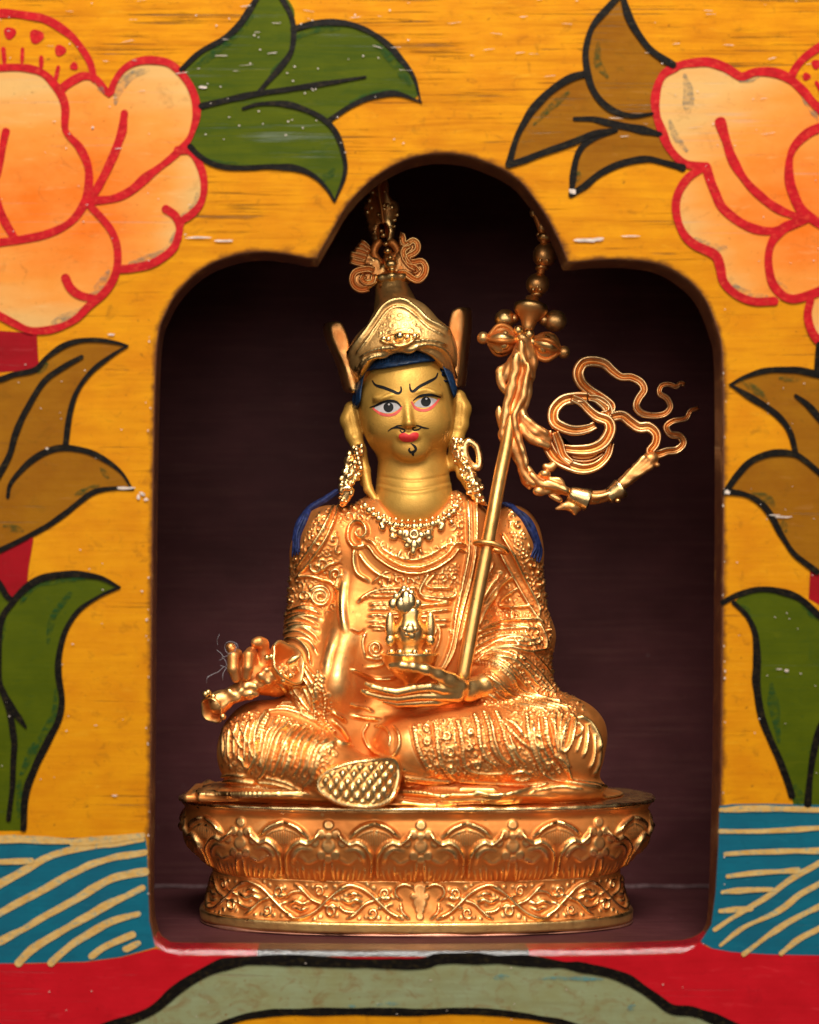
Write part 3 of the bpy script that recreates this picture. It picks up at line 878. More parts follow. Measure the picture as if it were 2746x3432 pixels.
coat(f, A2([(1690, 1400), (1672, 1460), (1692, 1540), (1735, 1590), (1800, 1610), (1800, 1380)]), 0, 1.0, lambda v: grad(v, A2([(1700, 1560)])[0], A2([(1800, 1000)])[0]))
for s in ([(1060, 310), (1110, 296), (1200, 290), (1280, 310), (1338, 346), (1370, 357), (1430, 336), (1520, 340), (1590, 370), (1650, 425), (1700, 485), (1800, 570)], [(1060, 310), (1000, 350), (970, 420), (965, 500), (990, 600), (1030, 690), (1100, 760), (1200, 775)],
          [(1198, 775), (1230, 870), (1270, 958), (1350, 1030), (1430, 1065), (1510, 1073), (1590, 1050), (1680, 1008)], [(1265, 570), (1290, 650), (1330, 760), (1400, 860), (1500, 950), (1600, 1000), (1680, 1012)],
          [(1590, 370), (1620, 310), (1680, 250), (1800, 180)], [(1800, 575), (1722, 598), (1660, 626), (1602, 690), (1582, 770), (1592, 870), (1632, 960), (1690, 1018), (1800, 1085)],
          [(1180, 780), (1112, 830), (1066, 910), (1061, 990), (1090, 1080), (1150, 1140), (1240, 1180), (1265, 1240), (1282, 1310), (1342, 1370), (1420, 1400), (1515, 1400)],
          [(1660, 1020), (1560, 1060), (1501, 1132), (1490, 1230), (1511, 1320), (1570, 1380), (1650, 1380), (1800, 1320)], [(1682, 1395), (1670, 1460), (1690, 1540), (1735, 1592), (1800, 1615)]):
    line(f, A2(s), RW * 1.1, 1, 2.0)
line(f, A2([(1712, 385), (1740, 440)]), 4.5, 1, 2.0)
for x, y, r in ((1665, 357, 8.5), (1710, 300, 10)):
    dot(f, A2([(x, y)])[0], r, 1, 3.0)
wash(f, 4, ((A2, [(1100, 350), (1115, 430), (1118, 520)], 10), (A2, [(1030, 560), (1060, 640), (1110, 700)], 9), (A2, [(1640, 430), (1690, 500), (1715, 560)], 10), (A2, [(1360, 375), (1440, 360)], 8), (A2, [(1150, 1110), (1220, 1150), (1290, 1150)], 11), (A2, [(1300, 1300), (1370, 1355), (1480, 1375)], 9), (A2, [(1530, 1310), (1580, 1350)], 8)))
fin(f, 'painted_flower', ['petal', 'redline', 'green', 'yellow', 'smudge'], 'peach painted peony beside the ochre leaf spray')
f = MB()
coat(f, A2([(800, -15), (735, 50), (672, 130), (643, 230), (647, 345), (560, 372), (460, 440), (382, 530), (322, 640), (285, 765), (380, 735), (500, 690), (600, 658), (640, 670), (592, 770), (578, 895), (640, 858), (720, 800), (810, 762), (920, 742), (1000, 755), (1075, 778), (1030, 690), (985, 600), (962, 520), (970, 420), (1020, 330), (1040, 300), (950, 238), (890, 170), (840, 80), (812, -10)]), 0, .9)
for s, tp in (([(795, -15), (735, 50), (670, 130), (640, 230), (645, 320), (670, 410), (720, 480), (790, 525), (870, 540), (950, 530)], (1, .4)), ([(810, -15), (840, 80), (890, 170), (950, 240), (1045, 303)], (1, 1)),
          ([(645, 345), (560, 370), (460, 440), (380, 530), (320, 640), (283, 765)], (1, .9)), ([(285, 768), (380, 735), (500, 690), (600, 655), (680, 622), (780, 605)], (1, .6)), ([(590, 553), (680, 556), (780, 580), (890, 602), (985, 625)], (.6, 1)),
          ([(780, 605), (680, 640), (620, 690), (590, 770), (574, 905)], (.6, 1)), ([(574, 905), (640, 860), (720, 800), (810, 760), (920, 740), (1000, 755), (1088, 780)], (1, 1))):
    line(f, A2(s), 7.4, 1, 3.4, tp)
wash(f, 2, ((A2, [(700, 200), (695, 290), (740, 360)], 8), (A2, [(560, 430), (470, 510), (400, 580)], 6), (A2, [(600, 640), (660, 625)], 6), (A2, [(610, 800), (600, 840)], 6)))
fin(f, 'painted_leaf', ['ochre', 'black', 'greenwash'], 'spray of three ochre painted leaves')
# left stalk, ochre leaves, green leaf
f = MB()
coat(f, A3([(-120, 60), (0, 75), (155, 85), (162, 240), (-120, 260)]), 0, .6, smooth=False)
line(f, A3([(150, 85), (158, 230)]), 4, 1, 1.0)
fin(f, 'painted_stalk', ['stalk', 'stalk'])
f = MB()
coat(f, A3([(-120, 900), (140, 940), (130, 1020), (112, 1120), (115, 1170), (60, 1225), (-120, 1200)]), 0, .6, smooth=False)
line(f, A3([(135, 960), (118, 1060), (108, 1150)]), 4, 1, 1.0)
fin(f, 'painted_stalk', ['stalk', 'stalk'])
f = MB()
coat(f, A3([(-120, 300), (0, 285), (60, 263), (150, 240), (200, 190), (270, 141), (340, 119), (420, 116), (490, 126), (540, 141), (470, 185), (390, 250), (330, 330), (300, 420), (284, 560), (300, 572), (380, 590), (460, 630), (520, 680), (560, 745), (480, 746), (400, 760), (330, 810), (240, 880), (130, 945), (40, 990), (-120, 1060)]), 0, .9)
for s, tp in (([(-120, 305), (0, 283), (60, 262), (150, 240), (200, 190), (270, 140), (340, 118), (420, 115), (490, 125), (545, 140)], (1, .4)), ([(545, 140), (470, 185), (390, 250), (330, 330), (300, 420), (281, 562)], (.4, 1)), ([(350, 186), (270, 230), (190, 290), (120, 400), (70, 510), (40, 610), (-20, 720)], (.7, 1)),
              ([(35, 780), (50, 720), (120, 640), (210, 585), (290, 572), (380, 590), (460, 630), (520, 680), (562, 745)], (.7, .4)), ([(565, 747), (480, 745), (400, 760), (330, 810), (240, 880), (130, 945), (40, 990), (-120, 1065)], (.5, 1))):
    line(f, A3(s), 6.2, 1, 3.4, tp)
wash(f, 2, ((A3, [(150, 260), (200, 215)], 7), (A3, [(430, 660), (460, 700)], 6), (A3, [(320, 770), (420, 730)], 6), (A3, [(20, 905), (100, 925)], 7)))
fin(f, 'painted_leaf', ['ochre', 'black', 'greenwash'], 'pair of ochre painted leaves on the red stalk left of the niche')
f = MB()
coat(f, A3([(60, 1225), (110, 1172), (170, 1132), (260, 1114), (340, 1112), (430, 1127), (505, 1165), (430, 1200), (340, 1260), (285, 1340), (256, 1440), (252, 1530), (266, 1640), (252, 1730), (212, 1810), (152, 1930), (112, 2050), (102, 2200), (-120, 2200), (-120, 1180), (0, 1155)]), 0, .9, smooth=False)
for s, tp in (([(-60, 1080), (0, 1150), (30, 1200), (58, 1224)], (1, 1)), ([(60, 1222), (110, 1170), (170, 1130), (260, 1112), (340, 1110), (430, 1125), (508, 1164)], (1, .4)), ([(510, 1165), (430, 1200), (340, 1260), (285, 1340), (255, 1440), (250, 1530), (265, 1640), (250, 1730), (210, 1810), (150, 1930), (110, 2050), (102, 2190)], (.4, 1)),
              ([(62, 1222), (12, 1290), (-5, 1400), (-2, 1560), (20, 1620), (45, 1700), (60, 1800), (60, 1900), (55, 2010), (38, 2150)], (1, .7)), ([(20, 1620), (70, 1700), (112, 1760)], (1, .3))):
    line(f, A3(s), 6.8, 1, 3.4, tp)
wash(f, 2, ((A3, [(90, 1230), (150, 1160), (260, 1130), (360, 1130)], 8), (A3, [(300, 1190), (225, 1290), (205, 1400)], 8), (A3, [(240, 1600), (225, 1720), (140, 1860), (90, 1960)], 8), (A3, [(20, 1300), (5, 1400)], 7), (A3, [(85, 1990), (80, 2140)], 9)))
fin(f, 'painted_leaf', ['green', 'black', 'greenwash'], 'tall green painted leaf left of the niche')
# right side leaves
f = MB()
coat(f, A4([(183, 358), (240, 326), (320, 302), (420, 297), (500, 306), (640, 330), (640, 1180), (530, 1125), (450, 1060), (400, 990), (350, 900), (300, 840), (240, 810), (165, 800), (210, 730), (270, 670), (350, 640), (450, 640), (430, 560), (390, 500), (330, 450), (250, 400)]), 0, .9, smooth=False)
for s, tp in (([(180, 358), (240, 325), (320, 300), (420, 295), (500, 305), (640, 340)], (.4, 1)), ([(182, 358), (250, 400), (330, 450), (390, 500), (430, 560), (452, 645)], (.4, 1)), ([(450, 402), (500, 440), (560, 510), (640, 600)], (.5, 1)),
              ([(160, 800), (210, 730), (270, 670), (350, 640), (430, 640), (490, 670), (640, 800)], (1, 1)), ([(165, 797), (240, 810), (300, 840), (350, 900), (400, 990), (450, 1060), (538, 1128)], (1, 1)), ([(545, 190), (540, 310)], (1, 1))):
    line(f, A4(s), 6.4, 1, 3.4, tp)
wash(f, 2, ((A4, [(230, 340), (300, 385), (330, 420)], 8), (A4, [(385, 330), (470, 335)], 7), (A4, [(270, 800), (340, 830), (370, 870)], 7), (A4, [(400, 920), (410, 960)], 8)))
fin(f, 'painted_leaf', ['ochre', 'black', 'greenwash'], 'pair of ochre painted leaves right of the niche')
f = MB()
coat(f, A4([(512, 1115), (505, 1240), (680, 1340), (680, 1120)]), 0, .6, smooth=False)
fin(f, 'painted_stalk', ['stalk'])
f = MB()
coat(f, A4([(195, 1258), (230, 1222), (310, 1202), (390, 1212), (470, 1242), (549, 1312), (680, 1400), (680, 2110), (445, 2105), (435, 2052), (420, 2000), (390, 1920), (350, 1830), (310, 1720), (290, 1600), (290, 1490), (285, 1390), (250, 1310)]), 0, .9, smooth=False)
for s, tp in (([(150, 1255), (220, 1220), (310, 1200), (390, 1210), (470, 1240), (549, 1310), (680, 1420)], (.7, 1)), ([(195, 1255), (250, 1310), (285, 1390), (290, 1490), (290, 1600), (310, 1720), (350, 1830), (390, 1920), (420, 2000), (435, 2052)], (.6, 1)), ([(680, 1600), (570, 1740), (530, 1850), (510, 1970), (500, 2085)], (1, 1))):
    line(f, A4(s), 7.6, 1, 3.4, tp)
wash(f, 2, ((A4, [(350, 1590), (365, 1700), (380, 1830)], 9), (A4, [(230, 1270), (260, 1310)], 9), (A4, [(470, 1250), (545, 1320)], 8), (A4, [(450, 2010), (470, 2090)], 10)))
fin(f, 'painted_leaf', ['green', 'black', 'greenwash'], 'broad green painted leaf right of the niche')
# teal water bands
f = MB()
coat(f, A5([(-300, 258), (300, 258), (600, 248), (608, 300), (617, 600), (642, 708), (500, 748), (350, 768), (100, 774), (-300, 778)]), 0, 1.0, smooth=False)
for s in ([(-60, 262), (120, 262), (300, 272)], [(300, 275), (450, 262), (590, 245)], [(-60, 356), (130, 350)], [(-60, 480), (100, 392), (200, 335), (320, 300), (420, 285), (590, 262)], [(-60, 600), (130, 495), (250, 430), (370, 370), (480, 335), (600, 316)],
          [(-60, 715), (100, 630), (220, 560), (330, 500), (450, 430), (540, 405), (602, 396)], [(78, 772), (140, 710), (240, 650), (360, 580), (470, 520), (590, 462)], [(212, 772), (280, 710), (370, 650), (460, 600), (572, 570)], [(380, 745), (440, 702), (550, 656)], [(520, 715), (575, 690)]):
    line(f, A5(s), 7.6, 1, 2.0, (1, .8), .12)
fin(f, 'painted_waves', ['teal', 'cream'], 'teal band with long curved cream strokes')
f = MB()
coat(f, A6([(1297, 130), (1350, 122), (1500, 120), (1900, 130), (1900, 775), (1500, 767), (1350, 757), (1265, 742), (1215, 712), (1262, 640), (1280, 500), (1292, 300)]), 0, 1.0, smooth=False)
for s in ([(1302, 146), (1500, 140), (1900, 150)], [(1300, 238), (1500, 236), (1900, 212)], [(1320, 335), (1500, 325), (1900, 318)], [(1330, 431), (1450, 416), (1630, 405)], [(1308, 500), (1400, 490), (1520, 488)], [(1300, 580), (1430, 570)],
          [(1275, 660), (1350, 610), (1500, 520), (1600, 445), (1740, 365), (1900, 270)], [(1300, 727), (1400, 650), (1550, 580), (1640, 510), (1740, 455), (1900, 360)], [(1400, 765), (1500, 690), (1620, 612), (1740, 555), (1900, 470)], [(1560, 762), (1640, 700), (1740, 645), (1900, 560)]):
    line(f, A6(s), 5.8, 1, 2.0, (.8, 1), .12)
fin(f, 'painted_waves', ['teal', 'cream'], 'teal band with crossing cream strokes')
# red ground with the celadon cartouche below the niche
f = MB()
y0 = 2011
lipL = [(q[0], q[1] + 13.5) for q in bott]
coat(f, A5([(-700, 776), (100, 776), (350, 770), (500, 750), (645, 712), (690, 728)]) + [(x, y) for x, y in lipL[::-1] if 372 < x < 1440] + A6([(1180, 740), (1210, 716), (1262, 742), (1350, 757), (1500, 767), (2300, 780), (2300, 1750)]) + A5([(-700, 1700)]), 0, .7, smooth=False, sp=40)
fin(f, 'painted_ground', ['red'], 'crimson ground along the foot of the panel')
f = MB()
outA = A5([(300, 1100), (440, 1040), (560, 1000), (640, 960), (720, 890), (790, 840), (890, 790), (1000, 765), (1150, 760), (1400, 770), (1725, 775)]) + A6([(100, 784), (300, 786), (500, 796), (700, 822), (830, 847), (930, 892), (1020, 952), (1090, 1000), (1180, 1010), (1270, 1040), (1400, 1100)])
inA = A5([(800, 1090), (900, 1035), (960, 1010), (1050, 987), (1200, 976), (1500, 972), (1725, 975)]) + A6([(200, 1010), (400, 1022), (600, 1055), (700, 1085), (780, 1130)])
coat(f, outA + [(1700, 2450), (100, 2450)], 0, 1.4, smooth=False, sp=30)
coat(f, inA + [(1400, 2450), (500, 2450)], 1, 2.0, smooth=False, sp=30)
line(f, outA, 10.5, 2, 3.4, jit=.1)
line(f, inA, 7.5, 2, 3.4, jit=.1)
wash(f, 4, ((A6, [(330, 868), (390, 862)], 6), (A6, [(520, 870), (600, 868), (800, 872)], 4), (A5, [(1440, 948), (1470, 950)], 4), (A5, [(1560, 945), (1650, 940)], 5), (A6, [(900, 1000), (930, 985)], 5)))
fin(f, 'painted_cartouche', ['celadon', 'yellow', 'black', 'black', 'tealwash'], 'celadon cartouche border outlined in black')

# small chips and scratches of lifted varnish, plus glints painted as pale flecks
rc_ = np.random.default_rng(23)
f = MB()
def chip_glint(x, y, w, h, ang=0.0, m=0):
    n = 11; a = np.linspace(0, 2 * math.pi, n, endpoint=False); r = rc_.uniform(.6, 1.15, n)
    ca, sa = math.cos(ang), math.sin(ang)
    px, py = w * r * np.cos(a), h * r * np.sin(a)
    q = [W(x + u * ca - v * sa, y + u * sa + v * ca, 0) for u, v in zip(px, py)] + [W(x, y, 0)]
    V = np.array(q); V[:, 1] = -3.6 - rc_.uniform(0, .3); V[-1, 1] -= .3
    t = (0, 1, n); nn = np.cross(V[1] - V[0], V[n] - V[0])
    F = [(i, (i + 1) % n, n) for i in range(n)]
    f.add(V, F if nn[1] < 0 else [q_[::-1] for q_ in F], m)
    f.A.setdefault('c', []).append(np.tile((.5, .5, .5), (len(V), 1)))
for c_ in ((418, 501, 30, 2.6), (474, 508, 24, 2.8), (1238, 507, 30, 4), (1262, 503, 12, 2), (1330, 498, 26, 1.6), (262, 1028, 22, 3.4), (300, 1040, 8, 3.5, .6), (308, 1052, 7, 3), (292, 1046, 4, 6), (235, 705, 9, 2.4), (1628, 1085, 14, 2.0), (1648, 1089, 22, 2.4), (1530, 1037, 7, 5, -.3), (242, 1675, 7, 2.0), (1655, 1412, 6, 3.0), (1640, 1409, 8, 1.2), (1205, 404, 9, 6, .4), (427, 185, 9, 3.0), (196, 270, 3, 3), (1522, 1065, 2, 3), (300, 1245, 3, 2), (100, 945, 4, 3)):
    chip_glint(*c_)
for _ in range(60):  # pale streaks near the top: varnish glints put in as coloured flecks
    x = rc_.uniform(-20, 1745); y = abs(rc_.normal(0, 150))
    if y < 360 and not (700 < x < 1200 and y > 300): chip_glint(x, y, rc_.uniform(3, 20) * (.6 + .5 * rc_.random()), rc_.uniform(.45, 1.0), rc_.normal(0, .10))
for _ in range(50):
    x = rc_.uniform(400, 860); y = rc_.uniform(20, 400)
    if 380 < x < 880 and y < 330: chip_glint(x, y, rc_.uniform(1.2, 3), rc_.uniform(1, 1.9))
for x0, x1, y0, y1, k in ((0, 260, 700, 1700, 26), (1550, 1725, 760, 1650, 26), (0, 440, 30, 640, 22), (1380, 1725, 80, 640, 18), (0, 1725, 2020, 2150, 16)):
    for _ in range(k): chip_glint(rc_.uniform(x0, x1), rc_.uniform(y0, y1), rc_.uniform(.9, 2.6), rc_.uniform(.8, 1.5))
for _ in range(34):
    y = rc_.uniform(650, 1900); sd_ = rc_.random() < .6
    chip_glint((1524 if sd_ else 312) + rc_.normal(0, 2.5), y, rc_.uniform(1, 2.2), rc_.uniform(1, 3.4))
ch = fin(f, 'paint_chips_and_glints', ['chip_glint']); ch['kind'] = 'stuff'

q = np.array([[x, DB - 3.5, 3 + 1.2 * math.sin(x * .05)] for x in np.linspace(-590, 990, 160)])
mk('niche_joint', *tube(q, 4.2 + 1.3 * smoothnoise(160, 4, 3).clip(-1, 1), 8), plain('dusty_joint', (.16, .10, .105), .7, bump=.5, sc=.1, var=.5), shrine)
# ================================================================== the gilded statue
statue = empty('gilded_statue', 'small gilded statue of a seated moustached figure in a tall hat holding a staff', 'statue')
statue.location = (0.0, MID * S, 0.0)

def unit(v): v = np.asarray(v, float); return v / (np.linalg.norm(v) + 1e-9)
def flipQ(V, Q):
    N = np.cross(V[Q[:, 2]] - V[Q[:, 0]], V[Q[:, 3]] - V[Q[:, 1]])
    vol = np.einsum('ij,ij->i', V[Q].mean(1) - V.mean(0), N).sum()
    return Q if vol > 0 else Q[:, ::-1]
def solid(fld, it=1):
    V, Q = fld.mesh(); Q = flipQ(V, Q)
    return smooth_mesh(V, Q, it), Q

class Cast:
    """collects beads, rods and plates and fuses them into one cast surface"""
    def __init__(s, h=2.2, k=3.0): s.p, s.h, s.k = [], h, k
    def ball(s, c, r, sy=1.0, sz=1.0): s.p.append(('e', np.asarray(c, float), np.array([r, r * sy, r * sz]))); return s
    def rod(s, pts, r):
        pts = np.asarray(pts, float); r = np.broadcast_to(np.asarray(r, float), (len(pts),))
        st_ = max(1, len(pts) // 40)
        idx = sorted(set(list(range(0, len(pts), st_)) + [len(pts) - 1]))
        for a, c in zip(idx[:-1], idx[1:]): s.p.append(('c', pts[a], pts[c], r[a], r[c]))
        return s
    def build(s, name, mat, parent, rough=0.0, seed=1, rel=.15, it=1):
        pts = np.array([q[1] for q in s.p] + [q[2] for q in s.p if q[0] == 'c'])
        m = max([q[2].max() for q in s.p if q[0] == 'e'] + [max(q[3], q[4]) for q in s.p if q[0] == 'c']) + 10
        f = Field(pts.min(0) - m, pts.max(0) + m, s.h)
        for q in s.p:
            if q[0] == 'e': f.ell(q[1], q[2], s.k)
            else: f.cap(q[1], q[2], q[3], q[4], s.k)
        V, Q = solid(f, it)
        N = vnormals(V, Q)
        if rough:
            a = np.random.default_rng(seed).normal(0, .13, (9, 3)); ph = np.random.default_rng(seed + 1).uniform(0, 6.28, 9)
            h = sum(np.sin(V @ a[i] + ph[i]) for i in range(9)) / 9
            V = V + N * (h * rough)[:, None]
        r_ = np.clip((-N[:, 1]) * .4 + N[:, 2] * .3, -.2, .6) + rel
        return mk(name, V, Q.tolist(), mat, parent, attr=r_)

# ------------------------------------------------------------------ pedestal
def superell(n=2.5, a=1.0, b=.42, N=1500):
    t = np.linspace(0, 2 * math.pi, 20001)
    x = a * np.sign(np.cos(t)) * np.abs(np.cos(t))**(2 / n); y = b * np.sign(np.sin(t)) * np.abs(np.sin(t))**(2 / n)
    L = np.concatenate([[0], np.cumsum(np.hypot(np.diff(x), np.diff(y)))])
    tt = np.interp(np.linspace(0, L[-1], N, endpoint=False), L, t)
    return tt
N_TH = 1500
TT = superell(N=N_TH)
def ring_pts(hw, hd, n=2.5):
    c, s = np.cos(TT), np.sin(TT)
    return BX + hw * np.sign(c) * np.abs(c)**(2 / n), MID + hd * np.sign(s) * np.abs(s)**(2 / n)
def hd_of(hw): return 249 - (553 - hw) * .78
def loft(rows):
    """rows: (half width, z). returns grid V (R,N,3), outward normals in plan, signed arc coordinate u (0 at the front)"""
    V = np.zeros((len(rows), N_TH, 3)); U = np.zeros((len(rows), N_TH))
    for i, (hw, z) in enumerate(rows):
        x, y = ring_pts(hw, hd_of(hw))
        V[i, :, 0], V[i, :, 1], V[i, :, 2] = x, y, z
        dl = np.hypot(np.diff(x, append=x[0]), np.diff(y, append=y[0]))
        s = np.concatenate([[0], np.cumsum(dl)])[:-1]; per = dl.sum()
        i0 = int(np.argmin(y + np.abs(x - BX) * .001))
        U[i] = (s - s[i0] + per / 2) % per - per / 2
    return V, U
def loft_mesh(name, rows, hfun, mat, parent, caps=(True, True), maxh=7.0):
    V, U = loft(rows)
    R = len(rows)
    Q = np.array([(i * N_TH + j, i * N_TH + (j + 1) % N_TH, (i + 1) * N_TH + (j + 1) % N_TH, (i + 1) * N_TH + j) for i in range(R - 1) for j in range(N_TH)])
    Vf = V.reshape(-1, 3); Q = flipQ(Vf, Q)
    rel = None
    if hfun is not None:
        Nn = vnormals(Vf, Q)
        h, rel = hfun(U.ravel(), Vf)
        Vf = Vf + Nn * h[:, None]
        rel = np.clip(rel / maxh, -1, 1)
    F = Q.tolist()
    if caps[0]: F.append(list(range(N_TH)))
    if caps[1]: F.append([(R - 1) * N_TH + j for j in range(N_TH)][::-1])
    V2, F2 = Vf, F
    return mk(name, V2, F2, mat, parent, True, attr=rel if rel is not None else np.zeros(len(V2)))
def dense(rows, step):
    out = []
    for (a, b), (c, d) in zip(rows[:-1], rows[1:]):
        n = max(1, int(math.hypot(a - c, b - d) / step))
        out += [(a + (c - a) * i / n, b + (d - b) * i / n) for i in range(n)]
    return out + [rows[-1]]
def smoothrows(rows, step):
    return [tuple(r) for r in cr(rows, step)]

zf = lambda y: 680 - (y - 1320) * 1.028       # height of a front pixel row of the pedestal
# ornaments are traced in units of the zoomed photograph, then scaled to u
K7 = .6191 * 1.028
def z7v(y): return 680 - ((1601.9 + y * .6191) - 1320) * 1.028
PER = 315 * K7
cell = []
def c7(pts): return [(x * K7, -z7v(y)) for x, y in pts]
for x, y, r in ((0, 222, 15), (-26, 252, 14), (26, 252, 14), (-48, 278, 14), (48, 278, 14), (0, 290, 20), (-24, 318, 13), (24, 318, 13), (0, 258, 11), (0, 330, 12)):
    cell.append(R_(c7([(x - 1, y), (x + 1, y)]), r * K7 * 1.1, 11, 'f'))
for sg in (1, -1):
    cell += [R_(c7([(sg * 30, 250), (sg * 52, 270), (sg * 74, 283), (sg * 96, 277), (sg * 124, 290), (sg * 146, 322), (sg * 150, 365), (sg * 147, 405)]), 11 * K7, 12),
             R_(c7([(sg * 62, 302), (sg * 92, 298), (sg * 118, 318), (sg * 126, 350)]), 14 * K7, 5),
             R_(c7([(sg * 12, 335), (sg * 18, 425)]), 8 * K7, 5),
             R_(c7([(sg * 38, 330), (sg * 70, 345), (sg * 92, 330)]), 12 * K7, 4),
             R_(c7([(sg * 157.5, 330), (sg * 157.5, 430)]), 12 * K7, -6, 'g')]
    for k in range(6):
        x0 = 30 + 19 * k
        cell.append(R_(c7([(sg * x0 * 1.03, 366 + (k % 3) * 9), (sg * x0 * .95, 424)]), 7 * K7, 3))
    cell += [R_(c7([(sg * 74, 262), (sg * 108, 234), (sg * 157.5, 214)]), 13 * K7, 11), R_(c7([(sg * 92, 268), (sg * 118, 248), (sg * 157.5, 236)]), 6 * K7, 3)]
    for k in range(7):
        cell.append(R_(c7([(sg * (104 + 9 * k), 252 - 2 * k), (sg * (112 + 7.5 * k), 292)]), 3.4 * K7, 2.6))
def petals_h(u, V):
    uu = (u + PER / 2) % PER - PER / 2
    Pt = np.stack([uu, -V[:, 2]], 1)
    pos, neg = relief_h(Pt, cell)
    # body of each front petal swells outward
    vy = (-V[:, 2] + z7v(222)) / (z7v(222) - z7v(428))
    swell = 11 * np.clip(1 - (uu / (PER * .47))**2, 0, 1) ** .6 * np.clip((vy - .28) / .25, 0, 1) * np.clip((1.12 - vy) / .4, 0, 1)
    r = np.random.default_rng(3)
    h = pos + neg + swell
    return h, pos + neg
OFFW = 1.0
prof = [(553, z7v(173)), (550, z7v(182)), (545, z7v(192)), (542, z7v(205)), (545, z7v(222)), (549, z7v(250)), (546, z7v(280)), (535, z7v(315)), (515, z7v(350)), (497, z7v(385)), (482, z7v(410)), (474, z7v(428))]
prof = [(w - 6, z) for w, z in prof]
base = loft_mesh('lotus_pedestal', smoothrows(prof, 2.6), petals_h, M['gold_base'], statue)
rim = [(500, z7v(158)), (544, z7v(158.5)), (551, z7v(160)), (553, z7v(165)), (552.5, z7v(171)), (549, z7v(175)), (530, z7v(177)), (500, z7v(178))]
def rim_h(u, V):
    w = 1.6 * np.sin(u * .021) + 1.2 * np.sin(u * .057 + 1) + 1.0 * np.sin(u * .13)
    return w * .55, 4 + 0 * u
loft_mesh('pedestal_rim', dense(rim, 3), rim_h, M['gold_plain'], base)
# scroll band
band = []
def b7(pts): return [(x * K7, -z7v(y)) for x, y in pts]
for x, y, r in ((0, 455, 20), (0, 470, 16), (-20, 478, 12), (20, 478, 12), (0, 500, 22), (0, 522, 15), (0, 545, 12)):
    band.append(R_(b7([(x - 1, y), (x + 1, y)]), r * K7, 9, 'f'))
rr = np.random.default_rng(11)
band += [R_(b7([(18, 448), (50, 436), (78, 445), (85, 470), (66, 490)]), 8 * K7, 8), R_(b7([(40, 552), (62, 530), (66, 505)]), 8 * K7, 7)]
for k in range(0, 7):
    o = 185 * k
    flip = (lambda y: y) if k % 2 == 0 else (lambda y: 998 - y)
    def q(pts): return b7([(x + o, flip(y)) for x, y in pts])
    band += [R_(q([(62, 552), (100, 535), (140, 500), (172, 470), (205, 450), (245, 440), (285, 455)]), 10 * K7, 9),
             R_(q([(150, 490), (190, 505), (225, 540), (250, 553)]), 8 * K7, 8),
             R_(q(spiral(165, 535, 20, 1.3, 0.5)), 6 * K7, 7), R_(q(spiral(120, 468, 22, 1.4, 2.5, -1, (155, 485))), 7 * K7, 8),
             R_(q([(195, 500), (222, 490), (245, 498), (270, 488)]), 12 * K7, 9), R_(q([(205, 478), (228, 468), (250, 476)]), 9 * K7, 8),
             R_(q([(200, 515), (225, 532), (262, 528), (282, 508)]), 8 * K7, 8), R_(q([(96, 505), (120, 512), (150, 520)]), 7 * K7, 6)]
    for dx, dy, r in ((90, 480, 8), (104, 455, 8), (185, 548, 7), (142, 550, 7), (210, 552, 6), (70, 520, 8), (232, 505, 8), (160, 450, 8), (180, 440, 6), (110, 550, 7)):
        band.append(R_(q([(dx - 1, dy), (dx + 1, dy)]), r * K7, 7, 'f'))
def band_h(u, V):
    Pt = np.stack([np.abs(u), -V[:, 2]], 1)
    pos, neg = relief_h(Pt, band)
    wob = 1.2 * np.sin(u * .09 + V[:, 2] * .1)
    return pos + wob, pos
bp = [(474, z7v(427)), (473, z7v(440)), (475, z7v(470)), (479, z7v(505)), (486, z7v(540)), (493, z7v(562)), (497, z7v(566))]
loft_mesh('scroll_band', smoothrows(bp, 2.4), band_h, M['gold_base'], base)
pl = [(498, z7v(565)), (503, z7v(567)), (504, z7v(572)), (503, z7v(598)), (501, z7v(602)), (480, z7v(603))]
def pl_h(u, V): return .9 * np.sin(u * .017) + .6 * np.sin(u * .05 + 2), 2.5 + 0 * u
loft_mesh('plinth', dense(pl, 3), pl_h, M['gold_dark'], base)
cpz = max(1.5, z7v(603.5))
cp = [(480, cpz), (499, cpz - .3), (502, cpz - 3), (500, max(.6, cpz - 9)), (480, .5)]
def cp_h(u, V): return 1.8 * np.sin(u * .013 + 1) + 1.2 * np.sin(u * .041), 0 * u
loft_mesh('copper_base_plate', dense(cp, 3), cp_h, M['copper'], base)
ZT = z7v(158)                                  # top of the pedestal

# ------------------------------------------------------------------ lower body: crossed legs under brocade robes
def rad(*r): return [q * RS for q in r]
lo, hi = P(380, 1440, -300), P(1345, 1700, 280)
fl = Field([lo[0] - 40, 10, ZT - 30], [hi[0] + 40, 620, 1020], 2.8)
fl.ell(P(870, 1600, 10), rad(330, 160, 110), 30)
fl.cap(P(770, 1530, -60), P(560, 1562, -120), 80 * RS, 84 * RS, 30)
fl.ell(P(538, 1580, -110), rad(70, 95, 92), 24)
fl.cap(P(540, 1590, -150), P(690, 1615, -215), 74 * RS, 58 * RS, 30)
fl.cap(P(690, 1615, -205), P(760, 1625, -215), 54 * RS, 36 * RS, 24)
fl.cap(P(1000, 1530, -50), P(1180, 1560, -90), 86 * RS, 86 * RS, 30)
fl.ell(P(1190, 1580, -90), rad(76, 100, 92), 24)
fl.cap(P(1175, 1588, -130), P(860, 1580, -165), 74 * RS, 66 * RS, 30)
fl.cap(P(960, 1560, -140), P(1140, 1565, -140), 72 * RS, 78 * RS, 30)
fl.ell(P(1190, 1534, -60), rad(74, 90, 56), 36)
fl.cap(P(1120, 1462, -30), P(1225, 1548, -70), 34 * RS, 34 * RS, 36)
